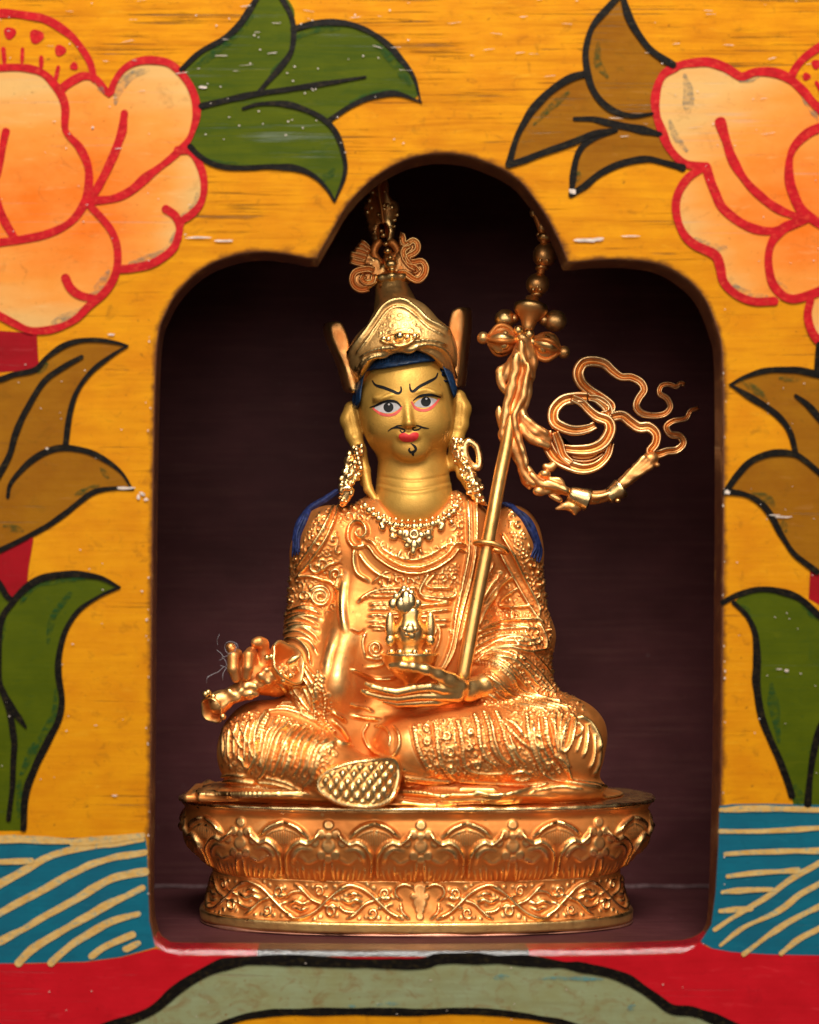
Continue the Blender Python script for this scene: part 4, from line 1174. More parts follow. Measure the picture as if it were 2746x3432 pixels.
# spread hem lying on the pedestal
fl.ell(np.array([BX - 18, MID - 4, ZT + 4]), [502, 222, 15], 22)
fl.slab(np.array([(478 - CX) * RS, MID - 40, ZT + 8]), 84, 118, 9, 8, 10); fl.slab(np.array([(520 - CX) * RS, MID - 90, ZT + 12]), 96, 100, 8, 7, 10)
fl.ell(P(1180, 1655, -120), rad(90, 90, 24), 26)
fl.ell(P(1000, 1668, -170), rad(170, 60, 14), 14)
fl.ell(P(640, 1668, -170), rad(170, 70, 12), 14)
z6 = lambda *p: Z6(p)
z5 = lambda *p: Z5(p)
z4 = lambda *p: Z4(p)
z8 = lambda *p: Z8(p)
LS = []
for p in ([(318, 575), (328, 640), (345, 710), (372, 775), (410, 835)], [(445, 570), (450, 640), (460, 720), (478, 790), (520, 855), (565, 895)], [(568, 545), (588, 620), (600, 700), (604, 770), (628, 828), (700, 850), (830, 852)],
          [(668, 505), (690, 590), (702, 690), (740, 770), (792, 802)], [(722, 490), (748, 570), (766, 660), (785, 730), (860, 802)], [(792, 490), (826, 575), (850, 670), (885, 750), (918, 802)],
          [(832, 548), (880, 610), (940, 668), (1002, 712)], [(850, 540), (910, 580), (968, 640), (974, 560), (968, 500)], [(974, 560), (985, 630), (1008, 715), (1058, 832)],
          [(1075, 525), (1086, 640), (1128, 735), (1205, 832)], [(1112, 530), (1138, 610), (1152, 740)], [(560, 892), (700, 902), (850, 912), (1000, 917), (1085, 912)], [(250, 915), (400, 935), (600, 945)], [(262, 885), (400, 905), (540, 905)]):
    LS.append(R_(z6(*p), 3.2, 5.0, 'b'))
    LS.append(R_(z6(*[(x + 12, y - 4) for x, y in p]), 3.6, 5.0))
    LS.append(R_(z6(*[(x - 12, y + 3) for x, y in p]), 3.2, -3.5, 'g'))
for p, w, h in (([(205, 575), (235, 620), (240, 680), (215, 735), (180, 760)], 7, 6), ([(60, 560), (30, 620), (60, 690), (130, 745), (200, 765)], 5, 6), ([(100, 575), (160, 590), (190, 640), (180, 700)], 5, 5),
                ([(745, 500), (775, 580), (795, 670), (830, 750), (890, 800)], 9, 8), ([(860, 560), (880, 640), (920, 740), (975, 790)], 9, 6), ([(1010, 560), (1020, 640), (1050, 740), (1090, 800)], 8, 6), ([(1040, 520), (1055, 640), (1100, 760), (1150, 810)], 6, 6),
                ([(1250, 520), (1240, 600), (1220, 680), (1185, 722), (1165, 700), (1180, 620), (1200, 540)], 7, 9), ([(1262, 525), (1330, 560), (1378, 640), (1392, 720)], 9, 10), ([(1150, 745), (1205, 800), (1235, 890)], 7, 8), ([(1250, 560), (1285, 590), (1275, 625), (1240, 640)], 6, 8),
                ([(660, 962), (760, 975), (900, 968), (1050, 932), (1092, 914)], 6, 8), ([(700, 992), (800, 1010), (950, 1000)], 6, 7), ([(880, 850), (950, 830), (1000, 860), (960, 880), (900, 876)], 5, 7), ([(1060, 835), (1130, 880), (1250, 915), (1400, 935)], 6, 8), ([(1220, 880), (1330, 905), (1440, 930)], 5, 6),
                ([(250, 960), (360, 965), (520, 985)], 6, 7), ([(240, 990), (420, 1005), (560, 1020)], 6, 5), ([(1000, 960), (1150, 930), (1300, 940)], 5, 5)):
    LS.append(R_(z6(*p), w * .6, h))
for x, y, r, s in ((530, 725, 34, 1), (512, 632, 28, -1), (540, 822, 26, 1), (396, 592, 24, 1), (402, 668, 26, -1), (655, 615, 22, 1), (642, 700, 24, -1), (688, 800, 26, 1), (470, 800, 18, -1), (900, 700, 20, 1), (1050, 625, 18, 1), (1060, 690, 18, -1), (1100, 800, 22, 1), (1015, 600, 14, 1)):
    LS.append(R_(z6(*spiral(x, y, r, 1.6, x, s)), 3.4, 6.5))
for p, w, h in (([(640, 830), (580, 920), (550, 1020), (560, 1150), (500, 1260)], 8, 12), ([(440, 900), (470, 1000), (520, 1090), (540, 1170)], 6, 8), ([(380, 930), (420, 1030), (470, 1110)], 6, 8), ([(340, 980), (350, 1080), (340, 1160)], 5, 7), ([(800, 940), (705, 1000), (660, 1130), (620, 1260), (560, 1320)], 9, 12),
                ([(840, 975), (770, 1080), (722, 1200), (680, 1290)], 8, 11), ([(925, 960), (832, 1070), (790, 1200), (740, 1300)], 7, 11), ([(985, 1000), (905, 1110), (880, 1220), (822, 1300)], 7, 10), ([(1012, 1150), (990, 1230), (950, 1320), (890, 1372)], 5, 8), ([(1140, 1060), (1060, 1090), (1010, 1155)], 7, 9),
                ([(700, 920), (640, 1000), (610, 1120), (590, 1240)], 6, 7), ([(500, 900), (520, 980), (510, 1080)], 4, 6), ([(600, 940), (630, 1000), (620, 1060)], 5, 6), ([(420, 1150), (460, 1180), (490, 1250)], 6, 7), ([(1000, 1060), (960, 1130), (930, 1230)], 5, 7),
                ([(180, 1352), (300, 1332), (420, 1320), (560, 1338)], 7, 8), ([(220, 1390), (400, 1370), (560, 1372), (700, 1385)], 6, 6), ([(90, 1420), (300, 1425), (600, 1430), (950, 1425)], 6, 7), ([(560, 1330), (700, 1345), (850, 1390)], 6, 7), ([(620, 1300), (760, 1330), (900, 1400)], 5, 6), ([(300, 1300), (380, 1285), (480, 1290)], 6, 6)):
    LS.append(R_(z5(*p), w * .62, h))
for p in ([(650, 850), (600, 930), (575, 1020)], [(800, 930), (860, 940), (930, 960)], [(1020, 1150), (1000, 1235), (958, 1325), (895, 1378)]):
    LS.append(R_(z5(*p), 3.4, 6, 'b'))
def fan(za, A, B, n, w, h, seed=0):
    """n folds interpolated between two traced curves"""
    a, b_ = np.array(za(A)), np.array(za(B)); r = np.random.default_rng(seed)
    for i in range(n):
        t = (i + r.uniform(-.18, .18)) / max(1, n - 1); t = min(1, max(0, t))
        p = a * (1 - t) + b_ * t
        k = len(p); u0, u1 = r.uniform(0, .12), r.uniform(.86, 1)
        c = cr(p, 8); c = c[int(u0 * len(c)):max(int(u1 * len(c)), 3)]
        if len(c) > 2: LS.append(R_([tuple(q) for q in c[::2]], w * r.uniform(.75, 1.2), h * r.uniform(.7, 1.15)))
fan(Z5, [(345, 900), (325, 1000), (325, 1120), (350, 1240)], [(560, 890), (520, 1000), (515, 1130), (500, 1270)], 6, 4.2, 7, 1)
fan(Z5, [(600, 850), (570, 960), (560, 1100), (510, 1280)], [(800, 900), (700, 1010), (655, 1130), (600, 1310)], 5, 3.8, 7, 2)
fan(Z5, [(830, 900), (730, 1010), (690, 1130), (640, 1320)], [(1000, 970), (915, 1090), (885, 1210), (830, 1330)], 6, 3.8, 8, 3)
fan(Z5, [(1010, 1000), (940, 1110), (910, 1230), (860, 1340)], [(1160, 1060), (1050, 1120), (1010, 1220), (960, 1360)], 5, 3.6, 7, 4)
fan(Z5, [(150, 1380), (350, 1340), (600, 1350), (900, 1400)], [(100, 1430), (350, 1440), (600, 1440), (960, 1440)], 5, 3, 5, 5)
fan(Z6, [(240, 860), (420, 880), (620, 900), (900, 930)], [(240, 1020), (420, 1030), (640, 1020), (960, 990)], 6, 3, 5, 6)
fan(Z6, [(1090, 500), (1100, 620), (1140, 740), (1230, 850)], [(1230, 500), (1200, 600), (1185, 700), (1240, 860)], 4, 3.4, 6, 7)
fan(Z6, [(760, 330), (850, 420), (1000, 470), (1180, 500)], [(760, 260), (900, 370), (1100, 420), (1330, 510)], 5, 3.2, 6, 8)
fan(Z6, [(1260, 520), (1240, 600), (1220, 660), (1190, 720)], [(1390, 600), (1400, 700), (1390, 800), (1340, 900)], 5, 3.6, 5, 9)
fan(Z4, [(1190, 900), (1280, 870), (1400, 850), (1560, 850)], [(1180, 1060), (1280, 1000), (1400, 980), (1600, 980)], 5, 3.2, 6, 10)
fan(Z4, [(1180, 1080), (1300, 1090), (1400, 1170), (1520, 1290)], [(1230, 1000), (1420, 1010), (1560, 1120), (1680, 1290)], 6, 3.2, 6, 11)
fan(Z4, [(1200, 560), (1170, 700), (1130, 850), (1080, 1050)], [(1400, 570), (1300, 700), (1230, 830), (1160, 1000)], 6, 4, 7, 12)
fan(Z4, [(590, 640), (680, 630), (780, 640), (860, 650)], [(575, 880), (680, 880), (800, 870), (1050, 860)], 9, 3, 5, 13)
fan(Z4, [(110, 780), (180, 760), (250, 770), (330, 800)], [(80, 920), (160, 900), (230, 930), (300, 1000)], 6, 4, 7, 14)
fan(Z5, [(700, 560), (780, 640), (860, 760), (930, 900)], [(880, 480), (940, 580), (1000, 680), (1000, 860)], 5, 4, 7, 15)
fan(Z5, [(640, 830), (760, 820), (900, 860), (1020, 930)], [(700, 780), (820, 770), (930, 830), (1040, 900)], 3, 3.4, 5, 16)
LB = [(z5((335, 900), (600, 840), (520, 1290), (350, 1260)), 18.2, 3.5, 51), (z5((600, 850), (1150, 1040), (960, 1380), (520, 1300)), 16.8, 3.5, 52), (z6((320, 560), (800, 520), (1060, 560), (1200, 840), (900, 900), (560, 890), (410, 840)), 15.4, 4.0, 53), (z6((740, 250), (1000, 400), (1330, 520), (1200, 560), (860, 470), (740, 400)), 15.4, 4.0, 54),
      (z4((1550, 470), (1610, 560), (1680, 1300), (1620, 1220), (1590, 850)), 16.8, 5, 59), (z6((1000, 340), (1200, 350), (1330, 480), (1290, 520), (1150, 470)), 15.4, 4, 60), (z4((100, 560), (170, 440), (200, 560), (130, 840), (80, 840)), 16.8, 5, 61), (z4((700, 555), (1100, 555), (1090, 700), (880, 690), (640, 640)), 15.4, 3.5, 55), (z4((1200, 880), (1600, 830), (1640, 1000), (1680, 1290), (1450, 1200), (1200, 1060)), 15.4, 3.5, 56), (z5((700, 480), (1000, 560), (1000, 900), (760, 800)), 16.8, 3, 57), (z4((1210, 540), (1560, 560), (1560, 820), (1230, 860)), 16.8, 2.5, 58),
      (z5((600, 880), (720, 850), (900, 900), (1150, 1030), (1110, 1075), (900, 950), (700, 930)), 21.0, 5, 4), (z5((380, 960), (500, 900), (560, 930), (540, 1100), (460, 1080)), 23.8, 5, 5), (z6((330, 580), (560, 545), (600, 800), (520, 850), (420, 810)), 16.8, 3, 6),
      (z6((610, 560), (670, 540), (740, 770), (640, 820)), 16.8, 5, 7), (z6((985, 570), (1075, 540), (1110, 700), (1190, 830), (1080, 830)), 16.8, 4, 8), (z5((1010, 1060), (1140, 1070), (1000, 1330), (900, 1370), (960, 1200)), 25.2, 6, 9), (z6((250, 900), (400, 850), (560, 900), (430, 960)), 15.4, 4, 10),
      (z6((860, 470), (1230, 490), (1170, 540), (900, 530)), 16.8, 4, 12)]
LPl = [(z6((205, 560), (320, 575), (420, 850), (215, 770)), -3, 6), (z6((1200, 560), (1290, 560), (1370, 700), (1340, 860), (1230, 840), (1170, 740)), 3, 10)]

# ------------------------------------------------------------------ torso, sleeves and cloak
ft = fl
ft.ell(P(878, 1185, 0), rad(185, 175, 0)[:1] + [100 * RS, 170 * RS], 30)
ft.ell(P(868, 1370, -5), [205 * RS, 122 * RS, 170 * RS], 40)
ft.ell(P(880, 1110, 5), [150 * RS, 78 * RS, 70 * RS], 30)
ft.ell(P(690, 1150, 10), [72 * RS, 80 * RS, 86 * RS], 30)
ft.ell(P(1080, 1150, 10), [62 * RS, 80 * RS, 86 * RS], 30)
ft.cap(P(672, 1175, 10), P(662, 1310, -10), 60 * RS, 56 * RS, 26)      # his right arm
ft.cap(P(660, 1320, -10), P(625, 1400, -110), 56 * RS, 38 * RS, 26)
ft.cap(P(625, 1400, -110), P(590, 1425, -150), 36 * RS, 26 * RS, 16)
ft.ell(P(690, 1450, -70), [90 * RS, 90 * RS, 70 * RS], 30)               # hanging sleeve
ft.cap(P(742, 1250, -66), P(705, 1440, -128), 16 * RS, 44 * RS, 60)
ft.cap(P(1084, 1180, 10), P(1100, 1330, -5), 55 * RS, 57 * RS, 26)      # his left arm
ft.cap(P(1108, 1345, -10), P(1040, 1436, -120), 60 * RS, 40 * RS, 30)
ft.ell(P(1102, 1430, 0), [60 * RS, 90 * RS, 90 * RS], 30)
ft.cap(P(1080, 1452, -60), P(1190, 1532, -60), 50 * RS, 34 * RS, 34)    # sleeve drape over the knee
ft.ell(P(870, 1350, 60), [238 * RS, 70 * RS, 210 * RS], 40)              # cloak at the back
ft.ell(P(880, 1530, -20), [240 * RS, 120 * RS, 90 * RS], 30)
Vt, Qt = solid(ft)
TS = []
def T(p, w=5, h=6, k='r', z=Z4): TS.append(R_(z(p), w, h, k))
# cloak edges and collar
for p in ([(405, 150), (385, 230), (330, 360), (250, 480), (178, 578)], [(375, 170), (345, 250), (290, 350), (225, 450), (165, 545)], [(1318, 390), (1400, 540), (1470, 680), (1540, 800), (1592, 852)], [(1352, 330), (1425, 460), (1485, 600), (1535, 700), (1570, 790)]):
    T(p, 4.2, 8)
T([(555, 395), (505, 405), (462, 360), (468, 295), (512, 258), (560, 275), (572, 325), (540, 352), (512, 330), (520, 300)], 5.5, 10)
T([(560, 375), (600, 392), (650, 455), (750, 518), (850, 538), (950, 512), (1040, 455), (1085, 402), (1140, 412)], 8.5, 10, 'd')
T([(640, 395), (720, 450), (830, 478), (930, 450), (1030, 392), (1085, 372)], 3.2, 5)
T([(742, 470), (765, 428)], 4, 6); T([(890, 452), (872, 405)], 4, 6); T([(800, 470), (818, 430), (850, 445)], 3, 5)
T([(500, 410), (500, 490), (520, 560), (580, 600)], 6, 8); T([(520, 430), (570, 500), (640, 560), (720, 590)], 5, 6)
T([(605, 610), (660, 560), (700, 545)], 4, 6)
for p in ([(1142, 130), (1152, 250), (1155, 400), (1142, 500), (1112, 640), (1080, 800), (1060, 940), (1020, 1060), (980, 1120)], [(1192, 130), (1196, 300), (1188, 450), (1160, 600), (1122, 750), (1090, 900), (1062, 1020), (1000, 1125)]):
    T(p, 4.6, 9)
T([(1168, 140), (1174, 300), (1172, 430), (1140, 600), (1100, 760), (1072, 920), (1040, 1040)], 7, 4)
T([(1050, 880), (1058, 960), (1040, 1040), (1000, 1110)], 2.8, 5, 'b')
# chest bands
T([(930, 552), (880, 640), (892, 685), (1055, 698), (1085, 650)], 4.2, 8); T([(962, 556), (915, 632), (1062, 642)], 4, 7); T([(868, 655), (900, 702), (1050, 722)], 3.6, 6)
T([(520, 722), (570, 680), (640, 652), (730, 645), (865, 640)], 4.6, 8); T([(545, 705), (640, 668), (735, 662)], 3.2, 5, 'b')
T([(590, 690), (700, 690), (830, 680)], 3.6, 6); T([(590, 742), (700, 738), (840, 745), (1045, 730)], 4, 7); T([(585, 765), (700, 765)], 4, 5)
T([(580, 805), (640, 800), (720, 810)], 4, 7); T([(580, 862), (640, 862), (700, 872)], 4, 6); T([(575, 830), (700, 838)], 6, 4); T([(900, 785), (980, 775), (1050, 768)], 4, 7); T([(920, 830), (1050, 828)], 4, 6); T([(940, 858), (1040, 855)], 4, 5)
T([(480, 885), (530, 905), (560, 880)], 4, -6, 'g')
T([(470, 1110), (560, 1148), (640, 1164), (730, 1160)], 4.4, 8); T([(560, 900), (545, 960), (560, 1040)], 4, 4)
T(spiral(620, 990, 48, 1.8, 0.4), 4, 7); T(spiral(935, 880, 40, 1.5, 2, -1), 4, 7); T([(980, 855), (990, 900), (982, 955), (960, 1005)], 4, 6); T([(560, 1040), (640, 1050), (690, 1020)], 3.5, 5)
T([(700, 1000), (660, 1080), (560, 1100)], 4, 4)
# folds to his left arm
for p, w, h in (([(1335, 560), (1280, 620), (1225, 715)], 6, 8), ([(1420, 560), (1330, 642), (1255, 755), (1205, 870)], 6, 9), ([(1385, 560), (1300, 650), (1240, 740)], 5, 6), ([(1442, 640), (1372, 690), (1338, 740), (1430, 748), (1530, 742)], 4.6, 8), ([(1300, 500), (1260, 560), (1230, 620)], 5, 6),
                ([(1200, 900), (1300, 848), (1400, 828), (1562, 824)], 5, 9), ([(1250, 880), (1350, 858), (1462, 868), (1560, 880)], 5, 7), ([(1220, 1000), (1320, 958), (1430, 932), (1535, 950)], 5, 8), ([(1180, 1080), (1280, 1012), (1400, 992), (1500, 1010), (1610, 990)], 5, 9),
                ([(1190, 1062), (1300, 1080), (1392, 1140), (1432, 1210), (1532, 1270), (1700, 1312)], 5, 9), ([(1250, 1140), (1330, 1190), (1402, 1262), (1500, 1310)], 5, 8), ([(1300, 1040), (1420, 1060), (1500, 1130), (1560, 1210), (1660, 1262)], 4.6, 8), ([(1220, 1150), (1260, 1230), (1330, 1290)], 6, 7),
                ([(1560, 840), (1600, 920), (1600, 1000)], 5, 6), ([(1230, 760), (1200, 840), (1150, 960)], 7, 6), ([(1480, 990), (1560, 1050), (1640, 1150)], 4, 6)):
    T(p, w * .85, h)
T([(1200, 1075), (1300, 1092), (1385, 1150), (1425, 1222), (1530, 1284), (1700, 1326)], 3, 5, 'b')
T(spiral(1450, 942, 30, 1.5, 1), 4, 7); T(spiral(1542, 945, 26, 1.4, 3, -1), 4, 7); T(spiral(1400, 975, 18, 1.2), 3, 5)
# his right arm
T([(160, 585), (232, 570), (312, 590), (372, 612), (425, 665)], 5, 9)
T(spiral(300, 692, 66, 2.6, 3.4), 5, 8); T(spiral(212, 690, 34, 1.6, 1, -1), 4, 7); T(spiral(390, 560, 42, 1.5, 2), 5, 8); T(spiral(280, 520, 36, 1.3, 4, -1), 4, 7); T([(300, 540), (350, 500), (400, 490)], 5, 7); T([(400, 640), (410, 580), (440, 560)], 5, 7)
T([(110, 842), (200, 805), (300, 822)], 9, 8); T([(95, 896), (180, 868), (282, 890)], 9, 8); T([(120, 782), (200, 752), (290, 770)], 7, 7); T([(100, 940), (170, 952), (222, 1010), (244, 1085)], 5, 9); T([(150, 930), (230, 950), (280, 1020)], 4, 6)
for p, w, h in (([(440, 560), (425, 700), (432, 820), (452, 900)], 12, 6), ([(455, 905), (420, 1050), (405, 1150), (395, 1310)], 30, 5), ([(390, 900), (350, 1040), (330, 1160)], 16, 5)):
    T(p, w, h)
for p in ([(310, 1140), (285, 1230), (270, 1330), (300, 1380)], [(322, 1150), (300, 1240)]):
    T(p, 4, 7, 'b')
for p, w, h in (([(720, 600), (850, 640), (1000, 640)], 5, 8), ([(740, 640), (830, 760), (900, 860)], 6, 9), ([(810, 620), (900, 760), (960, 850)], 5, 8), ([(900, 480), (960, 560), (1010, 600)], 6, 9), ([(1100, 820), (1160, 860), (1200, 900)], 6, 9), ([(1110, 900), (1180, 960), (1230, 1050)], 6, 8), ([(1250, 860), (1350, 880), (1450, 890)], 6, 7), ([(1080, 960), (1150, 1060), (1250, 1080)], 5, 7), ([(1250, 780), (1330, 800), (1400, 830)], 5, 6)):
    T(p, w, h, 'r', Z5)
T([(1015, 540), (992, 650), (980, 800), (992, 900), (1080, 960)], 4, 8, 'b', Z5); T([(1040, 640), (1060, 760), (1050, 880), (1120, 980)], 4, 7, 'b', Z5)
TB = [(z4((300, 190), (390, 160), (370, 260), (255, 470), (180, 565), (150, 470), (220, 320)), 21.0, 5, 21), (z4((600, 330), (720, 400), (840, 440), (940, 400), (1060, 330), (1125, 300), (1130, 395), (1030, 440), (930, 490), (830, 500), (720, 480), (640, 420)), 22.4, 5, 22),
      (z4((1380, 170), (1440, 220), (1530, 420), (1580, 520), (1600, 800), (1560, 780), (1480, 600), (1410, 430)), 23.8, 6, 23), (z4((108, 600), (160, 600), (140, 800), (96, 830)), 22.4, 6, 24), (z4((420, 160), (560, 130), (590, 260), (540, 250), (470, 270), (400, 290)), 23.8, 6, 25),
      (z4((1330, 1000), (1480, 1030), (1560, 1130), (1650, 1220), (1660, 1275), (1530, 1240), (1430, 1170), (1360, 1090)), 19.6, 6, 26), (z4((1350, 760), (1530, 755), (1590, 850), (1400, 820)), 21.0, 5, 27), (z4((640, 560), (860, 560), (860, 630), (640, 640)), 21.0, 6, 28), (z4((960, 560), (1090, 480), (1110, 560), (1080, 620), (1000, 630)), 21.0, 6, 29),
      (z4((180, 590), (330, 600), (400, 660), (380, 780), (200, 800), (160, 700)), 22.4, 3, 30), (z5((1000, 650), (1120, 700), (1130, 850), (1000, 930), (980, 800)), 19.6, 5, 31), (z5((720, 600), (840, 640), (960, 800), (960, 900), (800, 760)), 19.6, 4, 32), (z4((1400, 900), (1600, 850), (1640, 980), (1500, 1000)), 21.0, 5, 33),
      (z4((300, 280), (390, 290), (430, 480), (400, 640), (250, 560), (260, 480)), 23.8, 4, 34), (z4((1040, 60), (1130, 100), (1140, 300), (1060, 330)), 19.6, 5, 35), (z4((1100, 1200), (1400, 1290), (1500, 1340), (1200, 1330)), 19.6, 4, 36)]
TP = [(z4((610, 20), (690, 170), (750, 245), (840, 262), (920, 250), (970, 190), (1060, 60), (960, -80), (700, -80)), -22, 14), (z4((215, 300), (330, 180), (385, 200), (330, 360), (250, 480), (178, 578)), 4, 8)]
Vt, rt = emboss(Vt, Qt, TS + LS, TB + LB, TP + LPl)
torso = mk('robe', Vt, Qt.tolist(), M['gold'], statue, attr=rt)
bv_t = bvh_of(Vt, Qt)

# ------------------------------------------------------------------ head
fh = Field([(700 - CX) * RS, 130, 880], [(1020 - CX) * RS, 460, 1340], 2.6)
fh.ell(P(857, 848, 0), rad(102, 96, 126), 10)
fh.ell(P(862, 908, -14), rad(82, 80, 68), 30)
fh.ell(P(817, 890, -64), rad(38, 32, 40), 26); fh.ell(P(906, 886, -64), rad(38, 32, 40), 26)
fh.ell(P(866, 946, -74), rad(34, 24, 26), 18)
fh.cap(P(856, 838, -94), P(861, 892, -112), 6 * RS, 8.5 * RS, 9)
fh.ell(P(861, 892, -110), rad(9.5, 11, 7.5), 7); fh.ell(P(851, 895, -102), rad(6.5, 8, 5.5), 5); fh.ell(P(872, 894, -102), rad(6.5, 8, 5.5), 5)
fh.ell(P(861, 919, -100), rad(22, 10, 9), 9)
fh.ell(P(820, 838, -88), rad(34, 12, 8), 14); fh.ell(P(896, 830, -88), rad(34, 12, 8), 14)
fh.cap(P(868, 950, 8), P(872, 1060, 4), 70 * RS, 84 * RS, 16, .92)
fh.ell(P(872, 1070, -22), [74 * RS, 64 * RS, 58 * RS], 30)
for sx, pts in ((-1, [(742, 862), (737, 885), (745, 915), (757, 948), (766, 985)]), (1, [(964, 838), (972, 862), (969, 895), (962, 925), (958, 950)])):
    fh.chain([P(x, y, 14 - 3 * i) for i, (x, y) in enumerate(pts)], rad(18, 20, 17, 14, 11), 8, .8)
    fh.cap(P(pts[1][0] - sx * 2, pts[1][1] - 12, -10), P(pts[2][0] - sx * 2, pts[2][1], -10), 5 * RS, 4 * RS, 5, sub=True)
    fh.cap(P(pts[3][0], pts[3][1], 0), P(pts[4][0] - sx * 4, pts[4][1] + 30, -10), 9 * RS, 12 * RS, 12)
fh.chain([P(757, 950, 0), P(768, 990, -14), P(776, 1030, -30), P(790, 1052, -44)], rad(10, 11, 9, 7), 8)
fh.chain([P(958, 930, 0), P(957, 962, -12), P(972, 1000, -26), P(994, 1040, -44)], rad(9, 10, 9, 7), 8)
Vh, Qh = solid(fh)
HS = [R_([(800, 1003), (872, 1012), (945, 1000)], 5, -1.3, 'g'), R_([(797, 1018), (872, 1030), (950, 1014)], 5, -1.0, 'g'), R_([(796, 1024), (872, 1037), (952, 1020)], 6, 1.2),
      R_(Z1([(700, 905), (640, 925), (570, 965)]), 6, 2.0), R_(Z1([(850, 895), (930, 875), (1010, 905)]), 6, 2.0)]
Vh, rh = emboss(Vh, Qh, HS)
head = mk('head', Vh, Qh.tolist(), M['face'], statue, attr=rh)
bv_h = bvh_of(Vh, Qh)
def paint_on(name, polys, mat, off, parent, bv=bv_h, sp=3.0, thick=0.0, closed=True, label=None):
    b = MB()
    for p in polys:
        V, F = decal2d(bv, p, off, sp, thick, closed); b.add(V, F)
    o = b.build(name, mat, parent)
    if label: o['label'] = label
    return o
def st(pts, w, taper=(.3, .3)):
    c, nr, ww = line2d(pts, w, 2.0, taper, .04, len(pts))
    return np.vstack([c + nr * ww[:, None], (c - nr * ww[:, None])[::-1]])
def circ(c, r, n=20): return [(c[0] + r * math.cos(a), c[1] + r * math.sin(a)) for a in np.linspace(0, 2 * math.pi, n, endpoint=False)]
def z1(*p): return Z1(p)
for scl, pup, lid, low in ((z1((552, 1010), (600, 972), (650, 956), (700, 968), (738, 1000), (702, 1034), (650, 1050), (598, 1040)), z1((653, 1003))[0], z1((518, 1004), (560, 992), (610, 966), (660, 956), (712, 966), (746, 1000)), z1((540, 1010), (590, 1046), (640, 1061), (692, 1054), (732, 1025), (750, 994))),
                           (z1((838, 985), (880, 942), (930, 928), (982, 938), (1008, 958), (980, 988), (930, 1006), (880, 1006)), z1((922, 962))[0], z1((828, 956), (870, 926), (920, 914), (972, 914), (1028, 930)), z1((818, 962), (845, 1006), (890, 1025), (942, 1018), (985, 985), (1018, 942)))):
    cy_ = sum(q[1] for q in scl) / len(scl); scl = [(q[0], cy_ + (q[1] - cy_) * .93) for q in scl]
    e = paint_on('eye', [scl], M['sclera'], .5, head, sp=2.5)
    paint_on('iris', [circ(pup, 10.6)], M['ink'], 1.0, e, sp=2.5)
    paint_on('glint', [circ((pup[0] + 1, pup[1] - 6), 2.3, 8)], M['sclera'], 1.4, e, sp=2)
    paint_on('lower_lid', [st(low, 3.0, (.5, .5))], M['pink'], .8, e, closed=False)
    paint_on('upper_lid', [st(lid, 3.0, (.2, .4))], M['ink'], 1.2, e, closed=False)
for b_ in (z1((535, 808), (560, 842), (620, 862), (672, 882), (722, 902), (744, 884), (742, 852)), z1((806, 832), (810, 872), (830, 888), (880, 852), (940, 820), (992, 790), (1008, 754))):
    paint_on('eyebrow', [st(b_, 3.3, (.35, .45))], M['ink'], .7, head, closed=False)
paint_on('moustache', [st(z1((648, 1176), (680, 1154), (720, 1150), (755, 1160), (772, 1172), (752, 1186), (735, 1166)), 2.0, (.4, .6)), st(z1((694, 1144), (722, 1136), (752, 1136)), 1.7, (.3, .5)),
                       st(z1((946, 1156), (905, 1150), (872, 1138), (850, 1134)), 1.9, (.3, .5)), st(z1((890, 1150), (865, 1164), (835, 1168), (828, 1154), (850, 1146)), 2.0, (.5, .5))], M['ink'], .7, head, closed=False)
paint_on('lips', [z1((727, 1206), (750, 1190), (776, 1190), (799, 1200), (828, 1186), (852, 1184), (870, 1196), (864, 1224), (840, 1246), (800, 1254), (758, 1250), (734, 1232))], M['lips'], .7, head)
paint_on('goatee', [st(z1((813, 1262), (840, 1284), (850, 1306), (838, 1322), (814, 1328), (800, 1310), (808, 1298)), 2.7, (.3, .6)), st(z1((822, 1318), (828, 1336), (832, 1356)), 3.0, (.9, .2))], M['ink'], .7, head, closed=False)
# hair band under the hat
hb = z1((452, 1000), (434, 990), (436, 880), (452, 790), (490, 715), (560, 664), (640, 645), (700, 636), (850, 604), (940, 592), (1002, 618), (1052, 700), (1088, 800), (1110, 880), (1096, 932), (1074, 880), (1040, 782), (992, 696), (900, 694), (780, 714), (640, 736), (552, 746), (512, 782), (492, 880), (482, 960))
hair = paint_on('hair', [hb], M['hair'], 13, head, sp=3.5, thick=22)
b = MB()
for i in range(26):
    x = 560 + i * 17; y0 = 676 - (x - 560) * .17; 
    pts = [hit(bv_h, *q) for q in Z1([(x, y0 - 20), (x + 3, y0 + 10), (x + 1, y0 + 38)])]
    if all(p[0] is not None for p in pts):
        b.add(*tube(np.array([p[0] + p[1] * 13 for p in pts]), [2.2, 2.8, 1.6], 6))
b.add(*sphere(P(*z1((428, 950))[0], -10), 13, 12, 1, 1.5))
b.build('hair_strands', M['hair'], head)

